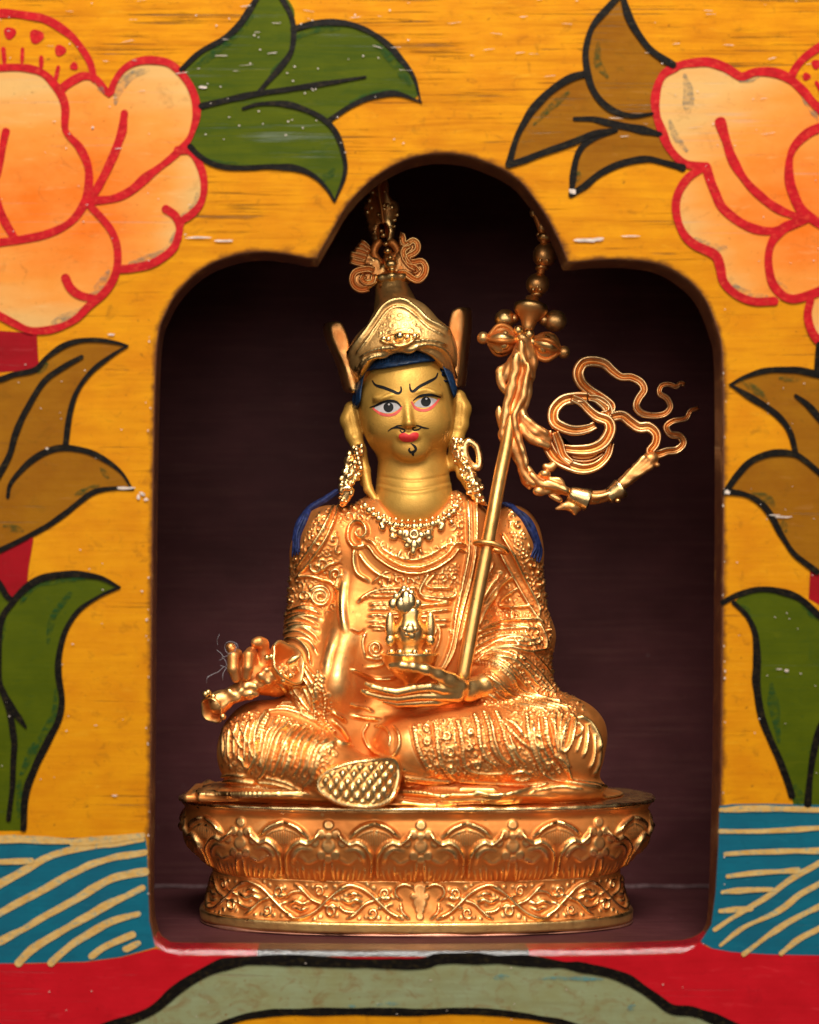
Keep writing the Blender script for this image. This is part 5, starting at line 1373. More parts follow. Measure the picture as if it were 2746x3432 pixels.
# ------------------------------------------------------------------ hat
fc = Field([(680 - CX) * RS, 120, 1120], [(1040 - CX) * RS, 500, 1560], 2.7)
fc.ell(P(852, 762, 6), rad(103, 110, 92), 20)
fc.ell(P(854, 806, 22), rad(109, 98, 90), 20)
fc.cap(P(842, 690, -12), P(826, 612, -6), 60 * RS, 36 * RS, 26)
fc.ell(P(849, 690, -62), rad(70, 26, 62), 26)
fc.ell(P(789, 756, 0), [55 * RS, 78 * RS, 62 * RS], 34); fc.ell(P(906, 742, 0), [55 * RS, 78 * RS, 64 * RS], 34)
fc.ell(P(858, 893, -84), rad(122, 110, 153), 10, rot=[[math.cos(.10), 0, math.sin(.10)], [0, 1, 0], [-math.sin(.10), 0, math.cos(.10)]], sub=True)
fc.ell(P(858, 900, 20), rad(90, 120, 90), 6, sub=True)
Vc, Qc = solid(fc)
CS = [R_(Z1([(372, 640), (430, 560), (500, 470), (560, 380), (620, 290), (700, 248), (780, 255), (860, 308), (930, 385), (1010, 430), (1090, 480)]), 7, 9), R_(Z1([(440, 620), (520, 520), (585, 415), (640, 335), (700, 295), (770, 302), (850, 362), (930, 442), (1040, 500)]), 3, 4),
      R_(Z1([(440, 800), (490, 690), (560, 632), (750, 592), (930, 562), (1040, 596), (1100, 700), (1140, 840)]), 5, 7), R_(Z1([(470, 640), (560, 596), (750, 560), (930, 532), (1050, 560)]), 4, 6), R_(Z1([(440, 740), (500, 640)]), 4, 5)]
CP = [(Z1([(372, 650), (500, 470), (620, 290), (700, 244), (780, 250), (930, 385), (1095, 490), (1130, 700), (1040, 590), (930, 560), (750, 590), (560, 630), (440, 760)]), 9, 8)]
Vc, rc = emboss(Vc, Qc, CS, [(Z1([(570, 420), (700, 300), (830, 360), (900, 480), (760, 560), (600, 560)]), 20, 1.2, 41)], CP)
hat = mk('hat', Vc, Qc.tolist(), M['gold_dark'], statue, attr=rc)
bv_c = bvh_of(Vc, Qc)
b = MB()
def on(bv, x, y, up):
    h, n = hit(bv, x, y)
    return (h + n * up) if h is not None else P(x, y, -100)
for x, y, r in ((620, 506, 20), (656, 514, 22), (790, 500, 24), (840, 492, 22), (724, 500, 34)):
    b.add(*sphere(on(bv_c, *z1((x, y))[0], 2), r * .29 * RS, 14, .8))
b.add(*sphere(on(bv_c, *z1((738, 500))[0], 8), 10, 12))
b.add(*tube(np.array([on(bv_c, *q, 1) for q in cr(z1((600, 520), (650, 545), (740, 560), (820, 530), (870, 490)), 4)]), 4.5, 8))
b.add(*tube(np.array([on(bv_c, *q, 1) for q in cr(z1((600, 515), (660, 480), (740, 465), (800, 468), (868, 478)), 4)]), 3.5, 8))
b.build('hat_jewel', M['gold_plain'], hat, attr=None)

def plate(poly, d0, d1, bev=3.0, curve=None):
    """a thick plate whose face has the outline poly; d0/d1 depths of its front and back"""
    p = cr(poly, 6.0, True)
    if area2(p) < 0: p = p[::-1]
    c = p.mean(0)
    inner = offset(p, -bev if area2(offset(p, 1)) > area2(p) else bev)
    v, f = fill2d(inner, 9.0)
    n = len(p)
    fr = np.array([P(x, y, d0) for x, y in v])
    r1 = np.array([P(x, y, d0 + bev) for x, y in p]); r2 = np.array([P(x, y, d1) for x, y in p])
    if curve is not None:
        fr, r1, r2 = curve(fr), curve(r1), curve(r2)
    V = np.vstack([fr, r1, r2, r2.mean(0)[None]])
    nf = len(fr)
    # boundary vertices of the filled face are its first n points (the constraint loop)
    F = [tuple(t) for t in f]
    nn = np.cross(fr[F[0][1]] - fr[F[0][0]], fr[F[0][2]] - fr[F[0][0]])
    if nn[1] > 0: F = [t[::-1] for t in F]
    for i in range(n):
        j = (i + 1) % n
        F += [(i, j, nf + j, nf + i), (nf + i, nf + j, nf + n + j, nf + n + i), (nf + n + i, nf + n + j, nf + 2 * n)]
    return V, F
for poly, dx in ((z1((232, 420), (262, 388), (310, 390), (352, 470), (384, 610), (425, 830), (420, 890), (380, 880), (330, 710), (280, 590), (244, 500)), -14), (z1((1096, 350), (1116, 300), (1150, 284), (1192, 296), (1196, 420), (1176, 600), (1148, 850), (1118, 780), (1092, 600), (1082, 470)), 16)):
    V, F = plate(poly, -34, 66, 4)
    # the flap leans outward towards the back
    V = V + np.array([dx * .055, 0, 0])[None] * np.clip((V[:, 1:2] - (MID - 34)) * .22, 0, 30)
    o = mk('hat_flap', V, F, M['gold'], hat, attr=np.full(len(V), -.25))

# finial on the hat: lotus scrolls, jewel stack and feather tip
fin_ = MB()
fz = lambda *p: np.array([P(x, y, -34) for x, y in cr(Z10(p), 4)])
for pts, w in (([(1000, 790), (1035, 800), (1040, 880), (1090, 890), (1150, 850), (1200, 880), (1205, 960), (1150, 1010), (1100, 1030), (1100, 1090), (1170, 1105), (1250, 1090), (1300, 1150), (1290, 1240), (1220, 1310), (1150, 1290), (1060, 1230), (980, 1230)], 7.5), ([(1130, 905), (1080, 930), (1040, 980), (1060, 1060), (1120, 1140), (1180, 1170), (1210, 1200), (1150, 1200)], 7),
               ([(640, 1400), (560, 1420), (480, 1380), (450, 1300), (480, 1220), (560, 1190), (640, 1180), (700, 1200)], 7.5), ([(700, 1240), (690, 1320), (620, 1340), (560, 1300), (600, 1250)], 6.5), ([(430, 1080), (520, 1110), (600, 1120)], 7), ([(430, 1010), (520, 1030), (620, 1060)], 6.5), ([(480, 960), (560, 980), (640, 1010)], 6.5), ([(520, 910), (590, 930), (650, 980)], 6), ([(550, 865), (600, 890), (640, 940)], 5)):
    p = fz(*pts)
    add_rib(fin_, p, w * RS, 6, 3)
for poly in ([(1000, 790), (1090, 880), (1150, 845), (1205, 900), (1200, 970), (1120, 1040), (1130, 1095), (1250, 1085), (1305, 1150), (1290, 1250), (1220, 1320), (1150, 1300), (1000, 1290), (920, 1240), (940, 1050), (990, 960)],
             [(640, 1420), (560, 1430), (480, 1390), (445, 1300), (480, 1215), (580, 1180), (700, 1150), (840, 1120), (860, 1300), (760, 1330)],
             [(425, 1090), (430, 1000), (480, 950), (520, 890), (560, 850), (610, 890), (650, 990), (720, 1080), (680, 1140), (540, 1125)]):
    V, F = plate(Z10(poly), -27, -12, 3)
    V[:, 1] += 3.5 * np.sin(V[:, 0] * .22 + V[:, 2] * .1) * np.sin(V[:, 2] * .2)
    fin_.add(V, F)
ax = unit(P(816, 400, 0) - P(826, 560, 0))
c0 = P(824, 588, -4)
fin_.add(*lathe([(38, -14), (44, -6), (46, 0), (43, 5), (34, 8), (24, 16), (16, 30), (18, 44), (14, 56), (8, 64)], c0, ax, 30, 8, .08))
for x, y, r in ((905, 1255, 30), (910, 1180, 46), (890, 1120, 52), (890, 1050, 36), (860, 970, 44), (840, 890, 34), (810, 790, 34), (785, 740, 28)):
    fin_.add(*sphere(P(*Z10([(x, y)])[0], -38 if y > 950 else -16), r * .182 * RS, 14, 1, .8))
V, F = sphere(P(*Z10([(900, 1120)])[0], -46), 15, 14, .7, .7); fin_.add(V, F)
for x0, x1 in ((700, 760), (980, 900)):
    fin_.add(*tube(np.array([P(*q, -8) for q in cr(Z10([(780 + (x0 - 740) * .3, 1110), (x0, 1000), (x0 + (30 if x0 < 800 else -40), 900), (x1, 870)]), 4)]), rad(9, 8, 8, 6)[0], 10))
finial = fin_.build('hat_finial', M['gold'], hat)
fc2 = Cast(2.0, 6.0)
for x, y, rx, rz in ((1120, 905, 14, 12), (1130, 980, 11, 10), (1190, 1180, 19, 13), (1090, 1160, 16, 15), (1040, 1240, 14, 10), (560, 1300, 18, 15), (650, 1260, 16, 13), (720, 1290, 13, 10), (540, 1060, 17, 12), (570, 960, 13, 12), (640, 1090, 13, 9), (760, 1210, 14, 12), (940, 1210, 14, 12), (1010, 1050, 13, 16), (720, 1120, 12, 14)):
    fc2.ball(P(*Z10([(x, y)])[0], -22), rx, 6 / rx, rz / rx)
fc2.build('finial_scroll', M['gold'], finial, 4.0, 8)
def tip_curve(V):
    x0 = P(815, 450)[0]
    V = V.copy(); V[:, 1] += np.abs(V[:, 0] - x0) * .55 + 3 * np.sin(V[:, 2] * .35) * np.sin(V[:, 0] * .3)
    return V
fp = Z10([(690, 870), (660, 760), (640, 690), (622, 660), (636, 630), (606, 590), (616, 560), (582, 500), (576, 440), (590, 380), (640, 350), (655, 300), (642, 250), (690, 205), (740, 190), (760, 130), (800, 95), (830, 130), (862, 145), (880, 200), (885, 330), (925, 360), (990, 395), (1002, 470), (972, 560), (950, 600), (955, 690), (940, 780), (925, 870), (860, 860), (870, 700), (800, 640), (740, 700), (760, 880)])
V, F = plate(fp, -6, 10, 4, tip_curve)
fe = MB(); fe.add(V, F)
fe.add(*tube(np.array([P(x, y, -10) for x, y in cr(Z10([(810, 640), (790, 480), (765, 330), (760, 220), (800, 110)]), 4)]), 4, 8))
for i in range(34):
    t = rng.random(); x = 600 + rng.random() * 380; y = 240 + rng.random() * 560
    if inpoly(np.array([Z10([(x, y)])[0]]), cr(fp, 6, True))[0]:
        px, py = Z10([(x, y)])[0]
        c = tip_curve(P(px, py, -6)[None])[0]
        fe.add(*sphere(c, rng.uniform(3.5, 6.5), 8, .6, rng.uniform(.6, 1.3)))
fe.build('hat_plume', M['gold'], finial)

# ------------------------------------------------------------------ hair locks, earrings, necklace
for sx, pts, w in ((-1, Z4([(400, 75), (320, 130), (250, 175), (205, 230), (175, 310), (162, 380), (158, 440)]), 10), (1, Z4([(1370, 150), (1430, 190), (1490, 250), (1530, 320), (1558, 400), (1545, 470)]), 9)):
    b = MB()
    c = cr(pts, 6)
    for k in range(4):
        q = []
        for i, (x, y) in enumerate(c):
            u = i / len(c)
            xx, yy = x + sx * (k - 2.0) * w * .42 * min(1, .4 + u) + 1.5 * math.sin(i * .5 + k), y + 2 * math.cos(i * .4 + 2 * k) + (k - 1) * 4 * u
            h, n = hit(bv_t, xx, yy)
            q.append(h + n * 3 if h is not None else None)
        ok = [i for i, v in enumerate(q) if v is not None]
        if len(ok) < 4: 
            continue
        last = q[ok[0]]; Y = []
        for i, v in enumerate(q):
            if v is None: v = P(c[i][0] + sx * (k - 2.0) * w * .3, c[i][1], last[1] - MID)
            if abs(v[1] - last[1]) > 30: v = P(*proj(v[None])[0], last[1] - MID)
            last = v; Y.append(v)
        Y = np.array(Y)
        b.add(*tube(Y, np.interp(np.linspace(0, 1, len(Y)), [0, .3, .8, 1], [3.5, 6.5, 6, 2]), 8, .8))
    if b.V: b.build('hair_lock', M['blue'], statue)
for pts, nB, sd in ((Z1([(440, 1290), (400, 1370), (400, 1440), (380, 1500), (350, 1560), (345, 1640), (320, 1700)]), 70, 1), (Z1([(1150, 1240), (1150, 1340), (1200, 1420), (1230, 1500), (1270, 1560), (1290, 1640), (1340, 1690)]), 64, 2)):
    r_ = np.random.default_rng(sd); b = Cast(1.9, 2.5); c = cr(pts, 4)
    b.rod(np.array([P(x, y, -22 - 22 * i / len(c)) for i, (x, y) in enumerate(c)]), np.interp(np.linspace(0, 1, len(c)), [0, .4, .8, 1], [9, 15, 16, 8]))
    for i in range(nB):
        u = r_.random(); x, y = c[int(u * (len(c) - 1))]
        a = r_.uniform(-1.5, 1.5); w = np.interp(u, [0, .35, .8, 1], [9, 16, 17, 8])
        b.ball(P(x + w * math.sin(a), y + r_.normal(0, 3), -24 - 22 * u - w * .85 * math.cos(a)), r_.uniform(3.6, 7.0), 1, r_.uniform(.7, 1.4))
    if sd == 2:
        ring = Z1([(1235, 1250), (1285, 1285), (1308, 1360), (1300, 1440), (1240, 1410), (1205, 1330), (1212, 1270)])
        b.rod(np.array([P(x, y, -30) for x, y in cr(ring + ring[:1], 4)]), 8)
    else:
        for i in range(5): b.ball(P(*Z1([(420 + 8 * i, 1310 + 34 * i)])[0], -48), 7)
    b.build('earring', M['gold_plain'], statue, 1.5, sd)
b = Cast(1.8, 2.2)
c = cr(Z4([(560, 165), (590, 200), (640, 240), (700, 268), (770, 282), (840, 286), (910, 280), (975, 262), (1040, 225), (1080, 190), (1100, 155)]), 2)
L = np.concatenate([[0], np.cumsum(np.hypot(*np.diff(c, axis=0).T))])
def surf(x, y, up):
    h = [hit(v, x, y)[0] for v in (bv_t, bv_h)]; h = [q for q in h if q is not None]
    q = min(h, key=lambda v: v[1]) if h else P(x, y, -90)
    return q + np.array([0, -up, 0])
for i, s in enumerate(np.arange(0, L[-1], 13.0)):
    x, y = np.interp(s, L, c[:, 0]), np.interp(s, L, c[:, 1])
    b.ball(surf(x, y, 5), 8.2 + 1.2 * math.sin(i * 2.1), .8); 
    if 1 < i < 24:
        b.ball(surf(x, y - 12 + (i % 2) * 2, 3), 5.6, .8)
    if 2 < i < 22:
        u = 1 - abs(s / L[-1] - .5) * 2
        for k in range(1, int(1 + u * 3.6)):
            b.ball(surf(x + (5 if i % 2 else -3), y + 13.5 * k, 7), 7.4 - .5 * k + (i % 3) * .8, .8)
for x, y, r in ((842, 325, 13), (800, 338, 9), (884, 338, 9), (762, 325, 10), (922, 325, 10), (842, 362, 8), (812, 372, 8), (872, 372, 8), (842, 395, 11), (836, 428, 7)):
    b.ball(surf(*Z4([(x, y)])[0], 9), r, .8, 1.25 if y > 385 else 1)
ringp = np.array([surf(*Z4([(840 + 22 * math.cos(a), 332 + 22 * math.sin(a))])[0], 18) for a in np.linspace(0, 2 * math.pi, 18)])
b.rod(ringp, 2.8)
b.build('necklace', M['gold_plain'], statue)

# ------------------------------------------------------------------ staff
sp = [(975, 1424, -168), (1000, 1285, -150), (1030, 1130, -128), (1052, 1010, -95), (1068, 930, -78), (1082, 840, -62), (1092, 770, -52), (1101, 715, -45)]
c = cr(sp, 10)
SP = np.array([P(x, y, d) for x, y, d in c])
staff = mk('staff', *tube(SP, np.interp(np.linspace(0, 1, len(SP)), [0, .6, .72, 1], [16.5, 15.5, 15, 12]), 20), M['gold_plain'], statue, attr=None)
mk('staff_foot', *lathe([(13, -9), (14.5, -8), (14.5, 0)], SP[0] - unit(SP[1] - SP[0]) * 12, unit(SP[1] - SP[0]), 20), M['gold'], staff)
rgc = P(1031, 1150, -130)
ring = [rgc + np.array([a, b_, z]) for a, b_, z in ((-34, -4, 8), (-18, -20, 8), (8, -24, 4), (32, -16, -6), (38, 2, -14), (22, 18, -10), (-6, 22, 0), (-28, 14, 6), (-34, -4, 8))]
mk('staff_clasp', *tube(cr(ring, 4), 6.0, 10), M['gold_plain'], staff)
# crossed vajra head with three stacked heads above
h = MB()
up = unit(P(1117, 600, -20) - P(1100, 715, -40)); cc = P(*Z11([(720, 1760)])[0], -46)
h.add(*lathe([(11, -10), (15, 8), (19, 22), (27, 34), (36, 42), (40, 50), (39, 58), (28, 64), (16, 68), (15, 80)], P(*Z11([(750, 1640)])[0], -38), up, 32))
for x, y, rx, rz in ((480, 1510, 18, 13), (1080, 1530, 20, 14)):
    h.add(*sphere(P(*Z11([(x, y)])[0], -14), rx * 1.25 * RS, 16, .9, rz * 1.3 / rx))
    h.add(*sphere(P(*Z11([(x + (-50 if x < 700 else 60), y - 5)])[0], -8), 8, 10))
    h.add(*sphere(P(*Z11([((x * 1.6 + 740) / 2.6, y - 10)])[0], -16), 14, 14, 1, .9))
for sx, bud, ball in ((-1, (450, 1760), (215, 1735)), (1, (960, 1840), (1185, 1905))):
    a = P(*Z11([bud])[0], -52); e = P(*Z11([ball])[0], -50); d = unit(e - cc)
    h.add(*lathe([(8, -36), (16, -28), (25, -14), (29, 0), (27, 14), (18, 26), (9, 32), (7, 40)], a, d, 36, 4, .2))
    for k in range(4):
        an = k * math.pi / 2 + .5
        e1 = unit(np.cross(d, YAX)); e2 = np.cross(d, e1)
        h.add(*sphere(a + (e1 * math.cos(an) + e2 * math.sin(an)) * 15 - d * 3, 13, 12, 1, 1.0))
        pr = [a + d * t + (e1 * math.cos(an + .8) + e2 * math.sin(an + .8)) * r for t, r in ((-30, 8), (-14, 27), (2, 33), (16, 29), (30, 10))]
        h.add(*tube(cr(pr, 4), 6, 8))
    h.add(*sphere(e, 14.5, 18)); h.add(*tube(np.array([a + d * 28, e]), 6, 10))
h.add(*sphere(cc, 19, 16)); 
for q, r in (((640, 1640), 11), ((770, 1690), 12), ((700, 1760), 15), ((810, 1780), 9)): h.add(*sphere(P(*Z11([q])[0], -64), r, 12, .8))
h.build('crossed_vajra', M['gold'], staff)
h = MB()
for x, y, r, sz in ((800, 1330, 15, .5), (810, 1290, 12, .6), (872, 1090, 25, .92), (860, 1215, 13, .5), (955, 740, 25, 1.05), (925, 890, 15, .5), (960, 520, 17, .7), (885, 490, 6, 1), (1000, 515, 7, 1), (930, 400, 12, 1.2), (830, 215, 10, 1.3), (880, 310, 8, 1.2), (1010, 640, 9, 1)):
    h.add(*sphere(P(*Z11([(x, y)])[0], -22), r * RS * 1.0, 18, 1, sz))
for x, y in ((820, 1150), (900, 1150), (905, 800), (990, 800), (872, 1120), (950, 760)):
    h.add(*sphere(P(*Z11([(x, y)])[0], -42), 5, 10))
h.add(*tube(np.array([P(*q, -24) for q in cr(Z11([(760, 1500), (800, 1330), (870, 1100), (950, 760), (940, 520), (900, 380), (830, 190)]), 5)]), 9, 10))
h.build('staff_heads', M['gold'], staff)
# cloth tied round the shaft
z3d = lambda dd, *p: np.array([P(x, y, dd) for x, y in cr(Z3(p), 4)])
h = Cast(1.9, 5.0)
def rr_(n, *v): return np.interp(np.linspace(0, 1, n), np.linspace(0, 1, len(v)), v)
for dd, pts, rad_ in ((-76, ((430, 500), (400, 620), (375, 740), (355, 850)), (8, 10, 9, 5)), (-84, ((520, 420), (500, 560), (480, 640), (440, 720), (430, 800), (460, 900), (490, 1000), (510, 1090)), (4, 6, 7, 6, 7, 7, 6, 4)),
                      (-66, ((470, 290), (440, 380), (400, 450), (360, 530)), (9, 12, 12, 6)), (-62, ((520, 290), (545, 400), (545, 520)), (9, 12, 5)), (-78, ((470, 280), (490, 390), (540, 505)), (6, 7, 4)), (-76, ((445, 370), (440, 440), (420, 530)), (9, 11, 8)),
                      (-58, ((480, 260), (500, 380), (490, 520), (450, 700), (400, 860)), (16, 20, 20, 17, 14)), (-62, ((330, 450), (345, 540), (380, 610)), (5, 8, 5)), (-62, ((320, 470), (375, 440), (430, 430)), (4, 7, 8)), (-62, ((330, 700), (340, 790), (360, 860)), (4, 7, 6)),
                      (-70, ((360, 870), (420, 950), (470, 1040), (500, 1140), (560, 1190)), (13, 15, 12, 11, 10)), (-66, ((480, 720), (500, 800), (560, 860), (640, 900)), (9, 14, 17, 12)), (-74, ((470, 820), (520, 890), (600, 930), (650, 950)), (6, 8, 9, 7)), (-78, ((500, 760), (580, 830), (640, 870)), (4, 6, 6)),
                      (-64, ((560, 860), (620, 910), (640, 960)), (8, 13, 8)), (-64, ((500, 480), (520, 600), (490, 720)), (7, 8, 5)), (-60, ((400, 900), (350, 880), (335, 860)), (10, 7, 3)), (-64, ((470, 1060), (500, 1160), (530, 1220)), (8, 10, 4))):
    q = z3d(dd, *pts); h.rod(q, rr_(len(q), *rad_))
h.build('staff_cloth', M['gold'], staff, 3.2, 5)
# streaming ribbons
h = MB()
def rb(w, dd, *p):
    c = cr(Z3(p), 3.0); n = len(c)
    add_rib(h, *(np.array([P(x, y, dd + 5 * math.sin(i * .12)) for i, (x, y) in enumerate(c)]), np.interp(np.linspace(0, 1, n), np.linspace(0, 1, len(w)), w) * RS, 7, 3.0))
rb([9, 11, 13, 12, 9, 9, 8, 7, 6, 5], -58, (1045, 735), (1052, 690), (990, 640), (915, 595), (860, 545), (840, 480), (870, 420), (930, 405), (1005, 420), (1060, 468), (1115, 505), (1180, 508), (1240, 540), (1262, 590), (1230, 640), (1212, 690), (1240, 735), (1310, 755), (1390, 745), (1430, 700), (1410, 645), (1362, 610), (1372, 565), (1420, 552), (1470, 568), (1492, 545), (1525, 555))
rb([11, 12, 12, 10, 10, 9, 8, 7, 6, 5], -60, (1050, 765), (1120, 755), (1175, 795), (1230, 830), (1295, 830), (1340, 875), (1335, 935), (1300, 985), (1345, 1005), (1410, 985), (1475, 975), (1515, 930), (1490, 885), (1430, 872), (1405, 825), (1450, 790), (1530, 772), (1560, 725), (1612, 705))
rb([12, 13, 13, 12, 11, 9], -66, (900, 640), (820, 640), (740, 660), (685, 720), (685, 790), (740, 830), (820, 850), (900, 838), (950, 815))
rb([8, 10, 12, 13, 12, 9], -72, (800, 640), (860, 670), (910, 720), (960, 760), (1030, 790), (1045, 850), (1000, 930), (920, 970), (820, 975), (745, 965))
rb([7, 9, 12, 12, 10, 8], -62, (905, 640), (960, 650), (1015, 690), (1035, 740), (985, 750))
rb([12, 13, 12, 10, 8], -64, (635, 850), (640, 930), (690, 1020), (770, 1070), (870, 1098), (960, 1075), (1025, 1010), (1050, 930))
rb([8, 10, 9, 7], -74, (690, 860), (720, 940), (745, 1010), (800, 1060))
rb([10, 13, 13, 8], -56, (760, 1000), (840, 1020), (920, 1015), (1000, 980))
h.add(*plate(Z3([(640, 850), (720, 870), (770, 960), (960, 970), (1040, 900), (1040, 980), (960, 1080), (860, 1095), (760, 1060), (670, 990)]), -54, -46, 2))
h.build('staff_ribbon', M['gold_rib'], staff)
h = Cast(1.9, 3.5)
def tb(r, dd, *p):
    q = z3d(dd, *p); h.rod(q, rr_(len(q), *r))
tb([8, 12, 13, 11, 9], -66, (510, 1090), (560, 1170), (640, 1205), (720, 1225), (790, 1250))
tb([7, 8, 7], -78, (540, 1130), (600, 1190), (700, 1215)); tb([6, 7, 6], -80, (640, 1180), (720, 1210), (770, 1240)); tb([5, 7, 4], -74, (660, 1160), (720, 1170), (745, 1200))
tb([12, 14, 12], -66, (800, 1275), (900, 1280), (1000, 1270), (1090, 1235)); tb([5, 6, 5], -78, (880, 1255), (960, 1275), (1060, 1250)); tb([11, 14, 15, 17], -64, (1090, 1225), (1160, 1160), (1230, 1100), (1310, 1030))
for k in (-16, -5, 6, 17): tb([3, 5, 6], -78, (1110 + k * .4, 1205 + k * .6), (1190 + k, 1130 + k), (1290 + k * 1.7, 1050 + k * 1.6))
for x, y, r in ((625, 1130, 15), (590, 1240, 16), (640, 1235, 11), (600, 1190, 11), (700, 1180, 9), (520, 1185, 9), (1210, 1075, 9), (1345, 1070, 8), (1095, 1300, 8)):
    h.ball(P(*Z3([(x, y)])[0], -72), r, .8, .7)
tb([3, 8, 10, 6], -62, (700, 1350), (760, 1335), (820, 1345), (870, 1325)); tb([8, 11, 5], -62, (780, 1310), (810, 1350), (818, 1382)); tb([5, 8], -62, (660, 1262), (720, 1292)); tb([8, 10, 9], -60, (630, 1080), (660, 1090), (690, 1060))
h.build('staff_bell_ribbon', M['gold'], staff, 2.4, 9)
h = MB()
h.add(*lathe([(14, -24), (17, -20), (20, -8), (23, 10), (27, 22), (25, 26), (15, 24)], P(*Z3([(840, 1275)])[0], -66), unit(P(900, 1285) - P(800, 1250)), 24))
h.add(*lathe([(15, -20), (18, -16), (19, -4), (22, 10), (25, 18), (22, 22), (12, 20)], P(*Z3([(1070, 1250)])[0], -66), unit(P(1130, 1200) - P(1040, 1260)), 24))
h.build('staff_bell', M['gold_plain'], staff)

# ------------------------------------------------------------------ his left hand with the skull cup and vase
fg = Field([(750 - CX) * RS, 70, 470], [(1075 - CX) * RS, 290, 660], 2.2)
def zc(z, dd, *p): return [P(*q[:2], dd + (q[2] if len(q) > 2 else 0)) for q in z(p)]
fg.chain(zc(Z9, -160, (1330, 1190, 40), (1180, 1180, 18), (1000, 1230, 0), (880, 1220, -14)), [30, 25, 25, 22], 14)
fg.chain(zc(Z9, -186, (900, 1200), (800, 1130, -14), (690, 1065, -32), (560, 1015, -48), (420, 985, -54), (300, 972, -50), (190, 975, -40)), [22, 18, 13, 11, 10, 9, 7], 8)
fg.chain(zc(Z9, -190, (880, 1225), (740, 1215, -12), (600, 1195, -22), (430, 1215, -30), (250, 1255, -30), (130, 1235, -30), (0, 1200, -24), (-70, 1165, -20)), [19, 13, 10.5, 10, 9.5, 8.5, 7.5, 5], 3)
fg.chain(zc(Z9, -186, (880, 1270), (700, 1290, -8), (480, 1290, -14), (250, 1320, -16), (80, 1300, -16), (-60, 1262, -12), (-110, 1240, -10)), [20, 12, 10.5, 10, 9, 7.5, 5], 3)
fg.chain(zc(Z9, -170, (880, 1280), (680, 1350, -4), (450, 1365, -6), (260, 1375, -6), (120, 1350, -4)), [19, 12, 10.5, 9.5, 6], 3)
Vg, Qg = solid(fg)
lh = mk('hand', Vg, Qg.tolist(), M['gold_plain'], statue, attr=np.full(len(Vg), .1)); lh['label'] = 'open gilded hand cradling the skull cup'
cupc = P(*Z9([(392, 1120)])[0], -175)
cup = mk('skull_cup', *lathe([(4, -40), (20, -38), (14, -30), (11, -14), (16, -4), (34, 8), (50, 24), (60, 40), (64, 52), (67, 55), (66, 58), (60, 55), (50, 48), (20, 44), (3, 43)], cupc, (0, 0, 1), 56), M['gold_plain'], statue, attr=None)
vz = MB()
vc = P(*Z9([(392, 880)])[0], -175)
vz.add(*lathe([(40, -4), (44, 4), (30, 8), (24, 18), (30, 30), (37, 48), (37, 62), (30, 74), (24, 86), (27, 98), (25, 106), (14, 112)], vc, (0, 0, 1), 48, 6, .03))
for k in range(8):
    a = k * math.pi / 4 + .2
    vz.add(*sphere(vc + np.array([42 * math.cos(a), 34 * math.sin(a), 10]), 8, 10, 1, 1))
for k in range(5):
    a = math.pi + .15 + k * (math.pi - .3) / 4 if k else math.pi + .15
    q = vc + np.array([45 * math.cos(a), 36 * math.sin(a), 66])
    if abs(math.cos(a)) > .9:
        vz.add(*sphere(q, 11.5, 20, .9, 3.0))
        vz.add(*sphere(q + np.array([0, -2, -30]), 12, 12, .8, 1.2))
for x, y, r, sz in ((395, 560, 8, 1), (390, 600, 14, .8), (410, 650, 8, 1.6), (340, 590, 9, .8), (445, 590, 9, .8), (360, 640, 8, 1)):
    vz.add(*sphere(P(*Z9([(x, y)])[0], -212), r, 12, .6, sz))
for x, y, r, sz in ((350, 310, 17, 1.7), (250, 250, 9, 1), (240, 300, 8, 1), (215, 330, 12, 1.2), (265, 350, 12, 1.1), (440, 340, 12, 1.3), (470, 320, 10, 1), (400, 240, 13, 1.2), (320, 210, 12, 1), (290, 230, 9, 1), (370, 190, 10, 1), (330, 165, 8, 1), (300, 330, 15, 1.3), (390, 300, 15, 1.4), (430, 270, 9, 1)):
    vz.add(*sphere(P(*Z9([(x, y)])[0], -178 - (16 if r > 14 else 4)), r, 12, .8, sz))
vz.add(*lathe([(14, -6), (20, 4), (16, 14), (10, 30), (3, 40)], P(*Z9([(345, 390)])[0], -176), (0, 0, 1), 24))
vz.build('treasure_vase', M['gold_plain'], cup)

# ------------------------------------------------------------------ his right hand with the vajra
fr_ = Field([(470 - CX) * RS, 80, 470], [(640 - CX) * RS, 280, 660], 2.2)
fr_.ell(P(*Z8([(760, 640)])[0], -165), [36, 26, 30], 10)
fr_.chain(zc(Z8, -150, (1050, 700, 20), (880, 660, 5), (760, 640, -5)), [36, 34, 30], 16)
fr_.chain(zc(Z8, -168, (660, 640), (600, 390, -8), (562, 420, -30), (560, 560, -38), (590, 670, -34)), [13, 12.5, 13.5, 13, 9.5], 2.5)
fr_.chain(zc(Z8, -168, (800, 640), (765, 370, -8), (738, 410, -30), (730, 540, -38), (712, 650, -34)), [13, 12.5, 13.5, 13, 9.5], 2.5)
fr_.chain(zc(Z8, -160, (900, 560), (920, 400, 0), (900, 270, -8), (860, 250, -16), (815, 255, -20)), [16, 14, 13, 12, 10], 6)
fr_.chain(zc(Z8, -160, (620, 520), (560, 380, 0), (530, 310, -8)), [14, 12, 11], 6)
Vr, Qr = solid(fr_)
rh_ = mk('hand', Vr, Qr.tolist(), M['gold'], statue, attr=np.full(len(Vr), .15)); rh_['label'] = 'gilded hand with curled fingers closed round the vajra'
vc_ = Cast(2.0, 4.0)
A0, A1_ = P(*Z8([(300, 1010)])[0], -185), P(*Z8([(1210, 470)])[0], -165)
dv = unit(A1_ - A0); mid_ = P(*Z8([(690, 800)])[0], -190)
e1 = unit(np.cross(dv, YAX)); e2 = np.cross(dv, e1)
